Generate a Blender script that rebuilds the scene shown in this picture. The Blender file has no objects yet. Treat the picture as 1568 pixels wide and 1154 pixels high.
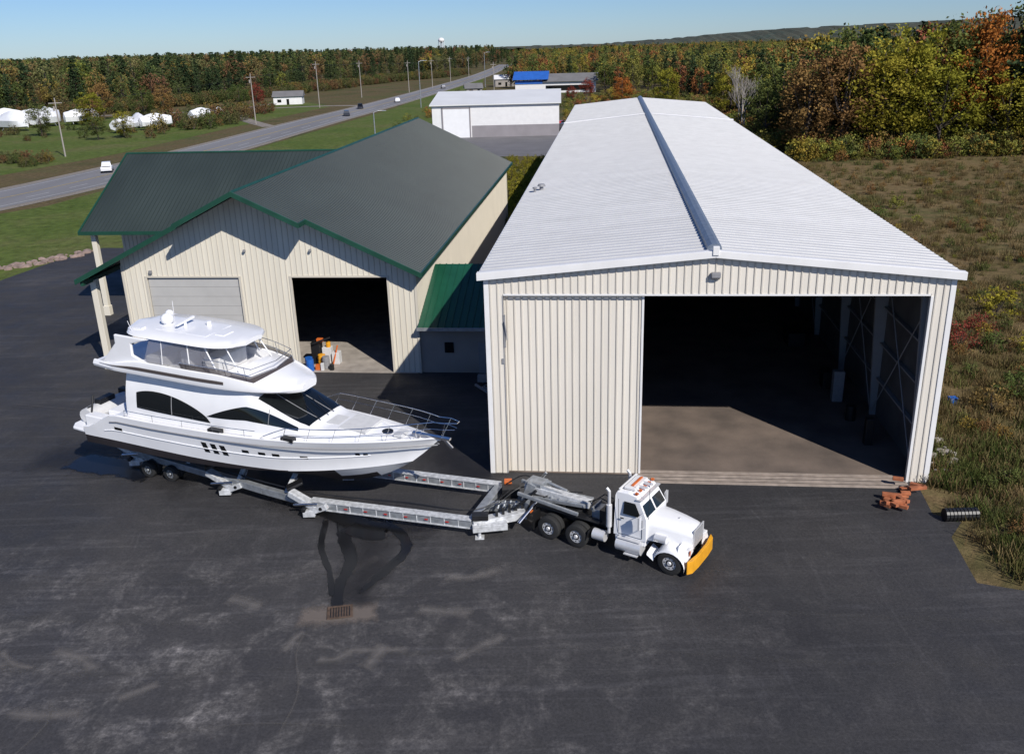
import bpy, math, random, bmesh
from mathutils import Vector, Matrix
random.seed(7)
R=random.random
def U(a,b): return a+(b-a)*R()
scene=bpy.context.scene
# ---------------------------------------------------------------- materials
def newmat(name):
    m=bpy.data.materials.new(name); m.use_nodes=True
    nt=m.node_tree; return m,nt,nt.nodes['Principled BSDF']
def mat(name,col,rough=.5,metal=0,var=.12,scale=3,bump=0,bscale=30,spec=.5,col2=None,stretch=None):
    m,nt,b=newmat(name)
    N=nt.nodes.new; L=nt.links.new
    b.inputs['Roughness'].default_value=rough; b.inputs['Metallic'].default_value=metal
    b.inputs['Specular IOR Level'].default_value=spec
    tc=N('ShaderNodeTexCoord'); src=tc.outputs['Object']
    if stretch:
        mp=N('ShaderNodeMapping'); mp.inputs['Scale'].default_value=stretch; L(src,mp.inputs[0]); src=mp.outputs[0]
    n=N('ShaderNodeTexNoise'); n.inputs['Scale'].default_value=scale; n.inputs['Detail'].default_value=5; L(src,n.inputs['Vector'])
    r=N('ShaderNodeValToRGB'); r.color_ramp.elements[0].position=.3; r.color_ramp.elements[1].position=.7
    c2=col2 if col2 else tuple(c*(1-var) for c in col)
    c1=col if col2 else tuple(min(1,c*(1+var*.5)) for c in col)
    r.color_ramp.elements[0].color=(*c2,1); r.color_ramp.elements[1].color=(*c1,1)
    L(n.outputs['Fac'],r.inputs[0]); L(r.outputs[0],b.inputs['Base Color'])
    if bump:
        n2=N('ShaderNodeTexNoise'); n2.inputs['Scale'].default_value=bscale; n2.inputs['Detail'].default_value=4; L(src,n2.inputs['Vector'])
        bp=N('ShaderNodeBump'); bp.inputs['Strength'].default_value=bump; bp.inputs['Distance'].default_value=.05; L(n2.outputs['Fac'],bp.inputs['Height']); L(bp.outputs[0],b.inputs['Normal'])
    return m
WHITE=mat('white_gelcoat',(.82,.82,.83),.2,0,.04,1)
CREAM=mat('cream_siding',(.72,.67,.56),.45,0,.08,.5,stretch=(3,3,.3))
CREAMR=mat('cream_rib',(.58,.535,.45),.45,0,.05,.5)
SHEDW=mat('shed_siding',(.74,.69,.61),.42,0,.09,.45,stretch=(3,3,.25))
SHEDRIB=mat('shed_rib',(.58,.54,.475),.42,0,.06,.5)
TRIM=mat('white_trim',(.76,.75,.74),.4,0,.06,1)
ROOFW=mat('white_metal_roof',(.65,.645,.64),.45,0,.14,.3,stretch=(.12,1.6,1))
ROOFW2=mat('white_metal_roof_far',(.72,.72,.71),.45,0,.06,.2)
ROOFRIB=mat('roof_rib',(.48,.48,.48),.5,0,.1,1)
GALV=mat('galvanised_steel',(.36,.38,.40),.45,.5,.3,4)
GALVL=mat('galvanised_light',(.60,.61,.62),.5,.2,.35,5)
ALU=mat('polished_wheel',(.72,.72,.73),.35,.35,.1,5)
RIDGE=mat('ridge_vent',(.20,.24,.30),.45,.4,.2,3)
GREENR=mat('dark_green_roof',(.040,.052,.047),.40,.0,.25,.2,stretch=(1.5,.3,1))
GREENRB=mat('dark_green_roof_rib',(.026,.036,.033),.45,.0,.2,.3)
GREENT=mat('green_trim',(.012,.060,.038),.4,0,.2,1)
GREENB=mat('bright_green_roof',(.010,.075,.042),.4,0,.15,1)
DOORG=mat('overhead_door',(.46,.45,.43),.5,0,.06,1)
DARK=mat('black_paint',(.012,.012,.013),.45,0,.2,4)
RUBBER=mat('tyre_rubber',(.02,.02,.02),.85,0,.2,6,bump=.3)
CHROME=mat('chrome',(.75,.75,.76),.2,1,.05,5)
GLASSD=mat('dark_glass',(.006,.008,.009),.05,0,.05,1,spec=.8)
ANTI=mat('antifouling_paint',(.022,.018,.02),.6,0,.25,2)
GREY=mat('grey_plastic',(.25,.25,.26),.6,0,.12,4)
LGREY=mat('light_grey_upholstery',(.6,.6,.6),.7,0,.08,4)
YEL=mat('yellow_paint',(.78,.36,.02),.4,0,.15,3)
ORG=mat('orange_paint',(.62,.14,.025),.5,0,.2,3)
RED=mat('red_tape',(.5,.03,.02),.5,0,.2,3)
BLUE=mat('blue_plastic',(.02,.12,.45),.4,0,.15,3)
BLUER=mat('blue_metal_roof',(.03,.13,.48),.4,0,.15,.5)
CONC=mat('concrete_floor',(.20,.155,.125),.8,0,.35,.45,bump=.2,bscale=8,col2=(.10,.08,.068))
CONCL=mat('light_concrete',(.36,.32,.28),.8,0,.3,1.2,bump=.2)
WOODP=mat('weathered_plank',(.34,.28,.235),.8,0,.3,2)
BARK=mat('bark',(.07,.055,.045),.9,0,.3,8)
BARKL=mat('pale_bark',(.33,.30,.27),.9,0,.2,8)
BRICKO=mat('orange_block',(.40,.13,.055),.8,0,.45,3)
GREYROOF=mat('grey_flat_roof',(.17,.165,.165),.8,0,.15,.3)
SHRINK=mat('shrink_wrap_film',(.82,.83,.85),.35,0,.08,1)
PALEW=mat('pale_wall',(.30,.275,.25),.6,0,.15,.5)
MAUVE=mat('grey_wainscot',(.27,.25,.26),.6,0,.1,.5)
CURB=mat('riprap_stone',(.30,.22,.19),.9,0,.5,1.5,bump=1,bscale=3)
LINER_SHADE=mat('shade_liner',(.11,.108,.105),.85,0,.3,.6)  # colour kept low to put interior shade into the liner
FRAMEP=mat('frame_primer_paint',(.30,.30,.30),.6,0,.1,1)
m,nt,b=newmat('clear_vinyl'); b.inputs['Base Color'].default_value=(.30,.30,.34,1); b.inputs['Roughness'].default_value=.12; b.inputs['Alpha'].default_value=.5; VINYL=m
m,nt,b=newmat('bronze_acrylic'); b.inputs['Base Color'].default_value=(.05,.035,.03,1); b.inputs['Roughness'].default_value=.08; b.inputs['Alpha'].default_value=.8; BRONZE=m

def wpos(nt,scale=(1,1,1)):
    g=nt.nodes.new('ShaderNodeNewGeometry'); mp=nt.nodes.new('ShaderNodeMapping'); mp.inputs['Scale'].default_value=scale
    nt.links.new(g.outputs['Position'],mp.inputs[0]); return mp.outputs[0]
def noise(nt,vec,scale,detail=6,rough=.55,dist=0):
    n=nt.nodes.new('ShaderNodeTexNoise'); n.inputs['Scale'].default_value=scale; n.inputs['Detail'].default_value=detail
    n.inputs['Roughness'].default_value=rough; n.inputs['Distortion'].default_value=dist
    nt.links.new(vec,n.inputs['Vector']); return n.outputs['Fac']
def ramp(nt,fac,els):
    r=nt.nodes.new('ShaderNodeValToRGB'); cr=r.color_ramp
    while len(cr.elements)<len(els): cr.elements.new(.5)
    for e,(p,c) in zip(cr.elements,els):
        e.position=p; e.color=(*c,1) if len(c)==3 else c
    nt.links.new(fac,r.inputs[0]); return r.outputs[0]
def mixc(nt,fac,a,b,mode='MIX'):
    m=nt.nodes.new('ShaderNodeMix'); m.data_type='RGBA'; m.blend_type=mode
    for s,v in ((0,fac),(6,a),(7,b)):
        if hasattr(v,'links') or hasattr(v,'is_linked'): nt.links.new(v,m.inputs[s])
        else: m.inputs[s].default_value=v if s==0 else (*v,1)
    return m.outputs[2]
def mathn(nt,op,a,b):
    m=nt.nodes.new('ShaderNodeMath'); m.operation=op
    for i,v in enumerate((a,b)):
        if hasattr(v,'links') or hasattr(v,'is_linked'): nt.links.new(v,m.inputs[i])
        else: m.inputs[i].default_value=v
    return m.outputs[0]
def mapr(nt,v,a,b,c,d):
    mr=nt.nodes.new('ShaderNodeMapRange'); nt.links.new(v,mr.inputs[0])
    for i,q in enumerate((a,b,c,d)): mr.inputs[i+1].default_value=q
    return mr.outputs[0]
def g1(v): return (v,v,v)
m,nt,b=newmat('asphalt'); ASPH=m
P=wpos(nt)
base=ramp(nt,noise(nt,P,.10,6,.62,.6),[(.3,(.026,.025,.028)),(.5,(.034,.033,.035)),(.68,(.050,.047,.047))])
sx=nt.nodes.new('ShaderNodeSeparateXYZ'); nt.links.new(P,sx.inputs[0])
gx=mapr(nt,sx.outputs[0],12,-12,.10,1); gy=mapr(nt,sx.outputs[1],36,28,.06,1)
mask=mathn(nt,'MULTIPLY',gx,gy)
p1=ramp(nt,noise(nt,P,.55,9,.72,.5),[(.47,g1(0)),(.68,g1(1))])
p2=ramp(nt,noise(nt,P,2.6,8,.75,.3),[(.42,g1(.12)),(.66,g1(1))])
pm=mathn(nt,'MULTIPLY',p1,p2); pm=mathn(nt,'MULTIPLY',pm,mask); pm=mathn(nt,'MULTIPLY',pm,1.2)
paler=mathn(nt,'MULTIPLY',mask,.36)  # paler, dustier asphalt tone towards the near left
c=mixc(nt,paler,base,(.078,.073,.073))
c=mixc(nt,pm,c,(.21,.195,.185))
fine=ramp(nt,noise(nt,P,10,6,.8),[(.35,g1(.62)),(.7,g1(1.35))])
c=mixc(nt,1.0,c,fine,'MULTIPLY')
streak=ramp(nt,noise(nt,wpos(nt,(.12,1.6,1)),1,7,.6,1.2),[(.52,g1(.95)),(.72,g1(1.5))])
c=mixc(nt,1.0,c,streak,'MULTIPLY')
streak=ramp(nt,noise(nt,wpos(nt,(1.5,.2,1)),1,7,.6,1.8),[(.56,g1(1)),(.74,g1(1.35))])
c=mixc(nt,1.0,c,streak,'MULTIPLY')
nt.links.new(c,b.inputs['Base Color'])
rr=ramp(nt,noise(nt,P,.5),[(.3,g1(.62)),(.7,g1(.9))]); nt.links.new(rr,b.inputs['Roughness'])
bp=nt.nodes.new('ShaderNodeBump'); bp.inputs['Strength'].default_value=.35; bp.inputs['Distance'].default_value=.02
nt.links.new(noise(nt,P,14,5),bp.inputs['Height']); nt.links.new(bp.outputs[0],b.inputs['Normal'])
def groundmat(name,a,b_,c_,s1=.05,s2=1.2):
    m,nt,b=newmat(name); P=wpos(nt)
    big=ramp(nt,noise(nt,P,s1,8,.68,.6),[(.35,a),(.5,b_),(.65,c_)])
    f=ramp(nt,noise(nt,P,s2,8,.7),[(.3,g1(.55)),(.7,g1(1.4))])
    c=mixc(nt,1.0,big,f,'MULTIPLY'); nt.links.new(c,b.inputs['Base Color']); b.inputs['Roughness'].default_value=.95
    b.inputs['Specular IOR Level'].default_value=.1
    bp=nt.nodes.new('ShaderNodeBump'); bp.inputs['Strength'].default_value=.8; bp.inputs['Distance'].default_value=.15
    nt.links.new(noise(nt,P,3,6,.7),bp.inputs['Height']); nt.links.new(bp.outputs[0],b.inputs['Normal'])
    return m
GROUND=groundmat('ground_grass',(.06,.07,.024),(.12,.09,.045),(.075,.09,.03),.03)
LAWN=groundmat('lawn',(.075,.11,.022),(.095,.125,.03),(.12,.125,.045),.06,.8)
MEADOW=groundmat('meadow',(.10,.08,.032),(.17,.12,.06),(.075,.08,.028),.07,.9)
GRAVEL=groundmat('gravel_shoulder',(.2,.18,.16),(.26,.23,.2),(.22,.2,.17),.3,4)
FARHAZE=groundmat('far_forest_hazed',(.055,.075,.06),(.08,.08,.06),(.06,.08,.065),.02,.1)  # bluish shift paints distance haze into the colour of the far hills
ROADM=mat('road_asphalt',(.20,.195,.20),.85,0,.2,.1,stretch=(1,.05,1))
LINEW=mat('road_line_white',(.42,.42,.41),.7,0,.2,1)
LINEY=mat('road_line_yellow',(.40,.30,.10),.7,0,.2,1)
YARD=mat('grey_paved_yard',(.15,.145,.15),.85,0,.2,.2)

# ---------------------------------------------------------------- mesh builder
class MB:
    def __init__(s): s.v=[];s.f=[];s.m=[]
    def add(s,vs,fs,mi=0):
        o=len(s.v); s.v+= [tuple(p) for p in vs]; s.f+=[tuple(i+o for i in f) for f in fs]; s.m+=[mi]*len(fs); return s
    def box(s,x0,x1,y0,y1,z0,z1,mi=0):
        return s.add([(x0,y0,z0),(x1,y0,z0),(x1,y1,z0),(x0,y1,z0),(x0,y0,z1),(x1,y0,z1),(x1,y1,z1),(x0,y1,z1)],
        [(3,2,1,0),(4,5,6,7),(0,1,5,4),(1,2,6,5),(2,3,7,6),(3,0,4,7)],mi)
    def hexa(s,b,t,mi=0):
        return s.add(list(b)+list(t),[(3,2,1,0),(4,5,6,7),(0,1,5,4),(1,2,6,5),(2,3,7,6),(3,0,4,7)],mi)
    def beam(s,p0,p1,w,h,mi=0,w1=None,h1=None):
        p0=Vector(p0);p1=Vector(p1);d=(p1-p0).normalized()
        up=Vector((0,0,1)) if abs(d.z)<.95 else Vector((1,0,0))
        sd=d.cross(up).normalized(); u=sd.cross(d)
        w1=w if w1 is None else w1; h1=h if h1 is None else h1
        def q(p,w,h): return [p-sd*w/2-u*h/2,p+sd*w/2-u*h/2,p+sd*w/2+u*h/2,p-sd*w/2+u*h/2]
        return s.hexa(q(p0,w,h),q(p1,w1,h1),mi)
    def cyl(s,p0,p1,r0,r1=None,n=14,mi=0):
        p0=Vector(p0);p1=Vector(p1);d=(p1-p0).normalized();r1=r0 if r1 is None else r1
        up=Vector((0,0,1)) if abs(d.z)<.95 else Vector((1,0,0))
        a=d.cross(up).normalized();b=a.cross(d)
        vs=[];
        for p,r in((p0,r0),(p1,r1)):
            for i in range(n):
                t=2*math.pi*i/n; vs.append(p+a*r*math.cos(t)+b*r*math.sin(t))
        fs=[(i,(i+1)%n,n+(i+1)%n,n+i) for i in range(n)]+[tuple(range(n-1,-1,-1)),tuple(range(n,2*n))]
        return s.add(vs,fs,mi)
    def tube(s,pts,r,mi=0,n=8):
        for a,b in zip(pts[:-1],pts[1:]): s.cyl(a,b,r,r,n,mi)
        return s
    def grid(s,rows,mi=0,close=False,mf=None):
        o=len(s.v); n=len(rows[0])
        for r in rows: s.v+=[tuple(p) for p in r]
        for i in range(len(rows)-1):
            for j in range(n if close else n-1):
                k=(j+1)%n
                f=(o+i*n+j,o+i*n+k,o+(i+1)*n+k,o+(i+1)*n+j)
                s.f.append(f)
                if mf:
                    c=sum((Vector(s.v[q]) for q in f),Vector())/4; s.m.append(mf(c))
                else: s.m.append(mi)
        return s
    def prism(s,poly,axis,a,b,mi=0):
        n=len(poly)
        def P(p,t): return (p[0],t,p[1]) if axis=='y' else ((t,p[0],p[1]) if axis=='x' else (p[0],p[1],t))
        vs=[P(p,a) for p in poly]+[P(p,b) for p in poly]
        return s.add(vs,[(i,(i+1)%n,n+(i+1)%n,n+i) for i in range(n)]+[tuple(range(n-1,-1,-1)),tuple(range(n,2*n))],mi)
    def sphere(s,c,r,sz=1,mi=0,n=12):
        rows=[]
        for i in range(n//2+1):
            t=math.pi*i/(n//2)-math.pi/2
            rows.append([(c[0]+r*math.cos(t)*math.cos(2*math.pi*j/n),c[1]+r*math.cos(t)*math.sin(2*math.pi*j/n),c[2]+r*sz*math.sin(t)) for j in range(n)])
        return s.grid(rows,mi,True)
    def build(s,name,mats,parent=None,bevel=0,smooth=False,fix=True):
        me=bpy.data.meshes.new(name); me.from_pydata(s.v,[],s.f)
        if not isinstance(mats,(list,tuple)): mats=[mats]
        for m in mats: me.materials.append(m)
        me.polygons.foreach_set('material_index',s.m)
        if smooth: me.polygons.foreach_set('use_smooth',[True]*len(s.f))
        me.update()
        if fix:
            bm=bmesh.new(); bm.from_mesh(me); bmesh.ops.recalc_face_normals(bm,faces=bm.faces); bm.to_mesh(me); bm.free()
        ob=bpy.data.objects.new(name,me); scene.collection.objects.link(ob)
        if parent: ob.parent=parent
        if bevel:
            bv=ob.modifiers.new('bevel','BEVEL'); bv.width=bevel; bv.segments=2; bv.limit_method='ANGLE'; bv.angle_limit=math.radians(40)
        if smooth:
            try: me.set_sharp_from_angle(angle=math.radians(38))
            except Exception: pass
        return ob
def empty(name,loc=(0,0,0),rz=0,ry=0):
    e=bpy.data.objects.new(name,None); scene.collection.objects.link(e); e.location=loc
    e.rotation_euler=(0,ry,rz); return e
def sheet(name,poly,z,m,parent=None):
    me=bpy.data.meshes.new(name); me.from_pydata([(x,y,z) for x,y in poly],[],[tuple(range(len(poly)))]); me.materials.append(m); me.update()
    if me.polygons[0].normal.z<0: me.flip_normals()
    ob=bpy.data.objects.new(name,me); scene.collection.objects.link(ob)
    if parent: ob.parent=parent
    return ob
def ribbon(line,w0,w1=None,off=0):
    w1=w0 if w1 is None else w1; n=len(line); Lp=[];Rp=[]
    for i,(x,y) in enumerate(line):
        a=Vector(line[max(0,i-1)]);b=Vector(line[min(n-1,i+1)]);d=(b-a).normalized();nn=Vector((-d.y,d.x)); w=w0+(w1-w0)*i/(n-1)
        p=Vector((x,y))+nn*off; Lp.append(p+nn*w/2); Rp.append(p-nn*w/2)
    return Lp,Rp
def ribbon_sheet(name,line,w0,z,m,w1=None,off=0,parent=None,dash=None):
    Lp,Rp=ribbon(line,w0,w1,off); mb=MB()
    for i in range(len(line)-1):
        if dash and i%2: continue
        mb.add([(*Rp[i],z),(*Rp[i+1],z),(*Lp[i+1],z),(*Lp[i],z)],[(0,1,2,3)])
    return mb.build(name,m,parent,fix=False)
def smoothline(pts,n=8):
    out=[]
    for i in range(len(pts)-1):
        p0=Vector(pts[max(0,i-1)]);p1=Vector(pts[i]);p2=Vector(pts[i+1]);p3=Vector(pts[min(len(pts)-1,i+2)])
        for k in range(n):
            t=k/n; out.append(tuple(.5*((2*p1)+(p2-p0)*t+(2*p0-5*p1+4*p2-p3)*t*t+(3*p1-p0-3*p2+p3)*t**3)))
    out.append(tuple(pts[-1])); return out

# ---------------------------------------------------------------- camera, light, sky
th,ro=.3545,-.0295
F=Vector((0,math.cos(th),-math.sin(th)));Uu=Vector((0,math.sin(th),math.cos(th)));Rr=Vector((1,0,0))
R2=Rr*math.cos(ro)+Uu*math.sin(ro);U2=-Rr*math.sin(ro)+Uu*math.cos(ro)
cd=bpy.data.cameras.new('camera');cam=bpy.data.objects.new('camera',cd);scene.collection.objects.link(cam);scene.camera=cam
M=Matrix((R2,U2,-F)).transposed().to_4x4(); M.translation=Vector((0,0,20)); cam.matrix_world=M
cd.sensor_width=36; cd.lens=1377.4/1568*36; cd.clip_end=12000; cd.clip_start=.5
el=math.radians(38.3)
sd=Vector((.524*math.cos(el),-.851*math.cos(el),math.sin(el)))
sl=bpy.data.lights.new('sun','SUN'); sl.energy=4.9; sl.angle=math.radians(.5); sl.color=(1,.955,.89)
so=bpy.data.objects.new('sun',sl); scene.collection.objects.link(so); so.rotation_euler=sd.to_track_quat('Z','Y').to_euler(); so.location=(50,-50,80)
w=bpy.data.worlds.new('World'); scene.world=w; w.use_nodes=True; nt=w.node_tree; bg=nt.nodes['Background']
sk=nt.nodes.new('ShaderNodeTexSky'); sk.sky_type='NISHITA'; sk.sun_disc=False; sk.sun_elevation=el; sk.sun_rotation=math.atan2(.524,-.851); sk.air_density=1.0; sk.dust_density=.15; sk.ozone_density=3.5; sk.altitude=900
tint=mixc(nt,1.0,sk.outputs[0],(.72,.93,1.32),'MULTIPLY')
nt.links.new(tint,bg.inputs[0]); bg.inputs[1].default_value=.07
scene.view_settings.view_transform='Standard'; scene.view_settings.look='None'; scene.view_settings.exposure=0

# ---------------------------------------------------------------- ground
sheet('ground',[(-5000,-300),(5000,-300),(5000,7000),(-5000,7000)],0,GROUND)
sheet('lawn',[(-130,40),(-40,60),(-25,100),(-18,160),(-14,230),(-10,330),(-12,600),(-22,600),(-38,330),(-47,260),(-55,200),(-66,130)],.012,LAWN)
sheet('lawn',[(-170,190),(-97,150),(-84,200),(-76,270),(-64,350),(-90,400),(-150,300)],.012,LAWN)
sheet('meadow',[(17,25),(140,25),(140,175),(45,185),(30,260),(14,180)],.012,MEADOW)
lot=[(-130,-30),(70,-30),(70,27.3),(30,28),(19.2,29),(17.7,29.6),(18.3,33),(19.3,34.2),(18.4,35),(19.0,38.1),(-1,40.5),(2,58),(-8,75),(-28,97),(-45,99),(-47.4,92.9),(-48.9,84.8),(-75,70),(-130,52)]
sheet('asphalt_lot',lot,.024,ASPH)
sheet('grey_yard',[(-19,176),(12,173),(15,216),(-18,219)],.022,YARD)
rl=smoothline([(-160,-40),(-118,50),(-92,100),(-76.5,140),(-69,175),(-63.5,210),(-56.5,270),(-47,340),(-37.5,420),(-27,520),(-16,640),(-6,800),(3,980)],8)
ribbon_sheet('gravel_shoulder',rl,20,.03,GRAVEL,14)
ribbon_sheet('road',rl,15.5,.042,ROADM,12)
mk=empty('road_markings')
ribbon_sheet('centre_line',rl,.25,.056,LINEY,.5,.3,mk)
ribbon_sheet('edge_line_left',rl,.2,.056,LINEW,.35,6.0,mk)
ribbon_sheet('edge_line_right',rl,.2,.056,LINEW,.35,-6.0,mk)
ribbon_sheet('lane_line',rl,.18,.056,LINEW,.3,-3.2,mk,True)
ribbon_sheet('gravel_lane',smoothline([(-66,262),(-84,300),(-96,345),(-92,390)]),4,.034,GRAVEL)
ribbon_sheet('side_lane',smoothline([(-48,345),(-70,352),(-110,340),(-160,330)]),5,.038,GRAVEL)
def stainmat(name,col,rough,lo,hi,ns=1.2,maxa=1):
    m,nt,b=newmat(name); b.inputs['Roughness'].default_value=rough; b.inputs['Base Color'].default_value=(*col,1)
    at=nt.nodes.new('ShaderNodeAttribute'); at.attribute_name='edge'
    a=mathn(nt,'ADD',at.outputs['Fac'],noise(nt,wpos(nt),ns,9,.72,.6))
    nt.links.new(mapr(nt,a,lo,hi,0,maxa),b.inputs['Alpha']); return m
WET=stainmat('wet_asphalt',(.006,.006,.007),.28,.88,.98,1.5,.9)
DAMP=stainmat('damp_asphalt',(.015,.014,.016),.5,.75,1.5,.9,.6)
DUST=stainmat('dusty_asphalt',(.19,.175,.165),.95,1.0,1.6,2.1,.6)
RUST=stainmat('rusty_dirt',(.18,.15,.13),.95,.7,1.2,2.5,.7)
FAINT=stainmat('faint_tyre_mark',(.10,.095,.09),.95,.9,1.7,.6,.2)
CRACK=stainmat('crack_dirt',(.13,.12,.11),.95,.85,1.2,3,.35)
zz=[.030]
def stain(name,line,w0,m,w1=None,cross=6):
    zz[0]+=.0012; z=zz[0]
    line=smoothline(line,8); Lp,Rp=ribbon(line,w0,w1); n=len(line)
    vs=[];at=[];fs=[]
    for i in range(n):
        el_=min(i,n-1-i)/(n-1)*2; el_=min(1,el_*2.5)
        for j in range(cross+1):
            t=j/cross; p=Rp[i].lerp(Lp[i],t); vs.append((p.x,p.y,z)); at.append(min(el_,1-abs(2*t-1)))
    for i in range(n-1):
        for j in range(cross): a=i*(cross+1)+j; fs.append((a,a+cross+1,a+cross+2,a+1))
    me=bpy.data.meshes.new(name); me.from_pydata(vs,[],fs); A=me.attributes.new('edge','FLOAT','POINT'); A.data.foreach_set('value',at); me.materials.append(m); me.update()
    ob=bpy.data.objects.new(name,me); scene.collection.objects.link(ob); return ob
for k in range(14):
    x=U(-20,0);y=U(23,31.5) ; a=U(-.6,1.2); l=U(1.5,3.5)
    stain('dust_patch',[(x,y),(x+l*.5*math.cos(a),y+l*.5*math.sin(a)+U(-.4,.4)),(x+l*math.cos(a),y+l*math.sin(a))],U(.6,1.8),DUST)
stain('tyre_track',[(-26,31),(-14,28.5),(-2,30),(10,28),(24,26.5)],.45,FAINT)
stain('tyre_track',[(-26,33.5),(-14,31.2),(-2,32),(8,31),(17,33)],.4,FAINT)
stain('tyre_track',[(-24,27),(-12,25.5),(0,26.5),(12,25),(24,24.5)],.45,FAINT)
stain('dust_patch',[(-8.4,28.7),(-6.7,28.7),(-5.2,28.9)],1.8,RUST)
stain('damp_stain',[(-12,38.8),(-7,36.4),(-3.2,34.4)],4,DAMP)
stain('damp_stain',[(-26,44),(-20,43),(-15,40.2)],6,DAMP)
stain('damp_stain',[(-6.3,35),(-6.2,32),(-6.5,29)],3.4,DAMP)
stain('damp_stain',[(-4,46),(-3,42),(-1,39)],6,DAMP)
stain('wet_stain',[(-7.9,36.6),(-7.5,34.4),(-6.9,32.4),(-7.1,30.6),(-6.8,28.6)],1.1,WET,.7)
stain('wet_stain',[(-8.6,36.4),(-8.4,33.8),(-7.6,31.5),(-7.2,29.6)],.5,WET,.4)
stain('wet_stain',[(-6.3,36),(-5.1,34.6),(-4.7,33.2),(-5.4,31.5),(-6.5,29.8)],1.0,WET,.5)
stain('wet_stain',[(-4.4,33.8),(-5.2,32.3),(-6.0,30.8)],.4,WET,.3)
stain('wet_stain',[(-9.4,37.4),(-7.2,35.7),(-5.6,34.9)],1.7,WET)
stain('wet_stain',[(-7.6,35.4),(-6.6,34.6),(-5.6,34.6)],1.5,WET)
stain('wet_stain',[(-23.5,43.2),(-20.5,42.2),(-18,41.2)],3.0,WET)
stain('crack',[(-7.8,28),(-7.9,26.5),(-7.4,24.3),(-7.7,22)],.14,CRACK)
stain('crack',[(-15.7,24.5),(-15.2,23.2),(-15.9,21)],.14,CRACK)
stain('crack',[(-12,22.6),(-8.5,23.0),(-5,22.7)],.12,CRACK)
stain('crack',[(-32,52),(-22,49),(-12,44)],.12,CRACK)
dr=empty('storm_drain',(-6.75,28.85,.06),.15)
mb=MB()
for i in range(9): mb.box(-.40+i*.1-.028,-.40+i*.1+.028,-.32,.32,.018,.035)
mb.box(-.48,.48,-.40,-.33,.018,.04).box(-.48,.48,.33,.40,.018,.04).box(-.48,-.43,-.33,.33,.018,.04).box(.43,.48,-.33,.33,.018,.04)
mb.build('grate',mat('rusty_iron',(.10,.065,.045),.8,0,.4,6),dr)
MB().box(-.45,.45,-.38,.38,.008,.014).build('pit',DARK,dr)

# ---------------------------------------------------------------- big white shed
OX,OY,YAW=-1.157,40.351,-.1141
def LW(x,y): return (OX+x*math.cos(YAW)-y*math.sin(YAW), OY+x*math.sin(YAW)+y*math.cos(YAW))
W_,L_=20.76,116.; EH,RH=10.18,11.14
shed=empty('white_storage_shed',(OX,OY,0),YAW)
def rz(x): return EH+(RH-EH)*(1-abs(x-W_/2)/(W_/2))
def wallpiece(mb,x0,x1,z0,fz,y0,y1,mi=0,z0b=None):
    mb.prism([(x0,z0),(x1,z0),(x1,fz(x1)),(x0,fz(x0))],'y',y0,y1,mi)
DL,DR,DH=7.3,19.8,9.2
mb=MB()
wallpiece(mb,0,.85,0,lambda x:DH,0,.22); wallpiece(mb,DR,W_,0,lambda x:DH,0,.22)
wallpiece(mb,0,W_/2,DH,lambda x:rz(x)-.05,0,.22); wallpiece(mb,W_/2,W_,DH,lambda x:rz(x)-.05,0,.22)
mb.box(0,.2,.22,L_,0,EH-.05).box(W_-.2,W_,.22,L_,0,EH-.05)
wallpiece(mb,.2,W_/2,0,lambda x:rz(x)-.05,L_-.2,L_);wallpiece(mb,W_/2,W_-.2,0,lambda x:rz(x)-.05,L_-.2,L_)
mb.build('walls',SHEDW,shed)
mb=MB()
x=.26
def ribv(mb,x,y,z0,z1,w=.05,d=.04): mb.prism([(x-w,y),(x+w,y),(x+w*.5,y-d),(x-w*.5,y-d)],'z',z0,z1)
while x<W_-.1:
    if x<.8 or x>DR+.12: ribv(mb,x,-.003,.05,rz(x)-.35)
    else: ribv(mb,x,-.003,DH+.02,rz(x)-.35)
    x+=.34
y=.5
while y<L_:
    for xx,s in((-.003,-1),(W_+.003,1)):
        mb.prism([(xx,y-.05),(xx,y+.05),(xx+s*.04,y+.025),(xx+s*.04,y-.025)],'z',.05,EH-.2)
    y+=.5
mb.build('wall_ribs',SHEDRIB,shed)
mb=MB(); mb.box(.86,DL,.26,.36,.03,DH-.02); mb.build('sliding_door',SHEDW,shed)
mb=MB(); x=1.0
while x<DL-.1: ribv(mb,x,.257,.06,DH-.05,.05,.045); x+=.34
mb.build('sliding_door_ribs',SHEDRIB,shed)
mb=MB(); mb.box(.84,.93,-.05,-.02,6.6,8.2).cyl((.9,-.12,7.9),(1.0,-.12,7.0),.03).box(.72,.84,-.06,-.01,5.8,6.05).box(.8,.857,-.012,-.004,.0,DH-.1).build('door_hardware',GREY,shed)
mb=MB().box(-.03,.2,-.05,-.004,0,EH-.1).box(W_-.2,W_+.03,-.05,-.004,0,EH-.1).box(.86,DR-.03,-.04,-.004,DH-.09,DH+.0)
mb.box(DR-.02,DR+.1,-.045,-.004,0,DH-.1).box(DL-.07,DL+.03,.2,.38,0,DH-.1)
mb.build('corner_trim',TRIM,shed,.01)
mb=MB();t=.1;ov=.22
for s,mi in((-1,0),(1,0)):
    for y0,y1,m_ in((-.25,80.,0),(80.,L_+.2,1)):
        xe=-ov if s<0 else W_+ov; ze=EH-(RH-EH)/(W_/2)*ov
        mb.prism([(xe,ze),(W_/2,RH),(W_/2,RH-t),(xe,ze-t)],'y',y0,y1-.01,m_)
mb.build('roof',[ROOFW,ROOFW2],shed)
mb=MB(); y=.1
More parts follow.
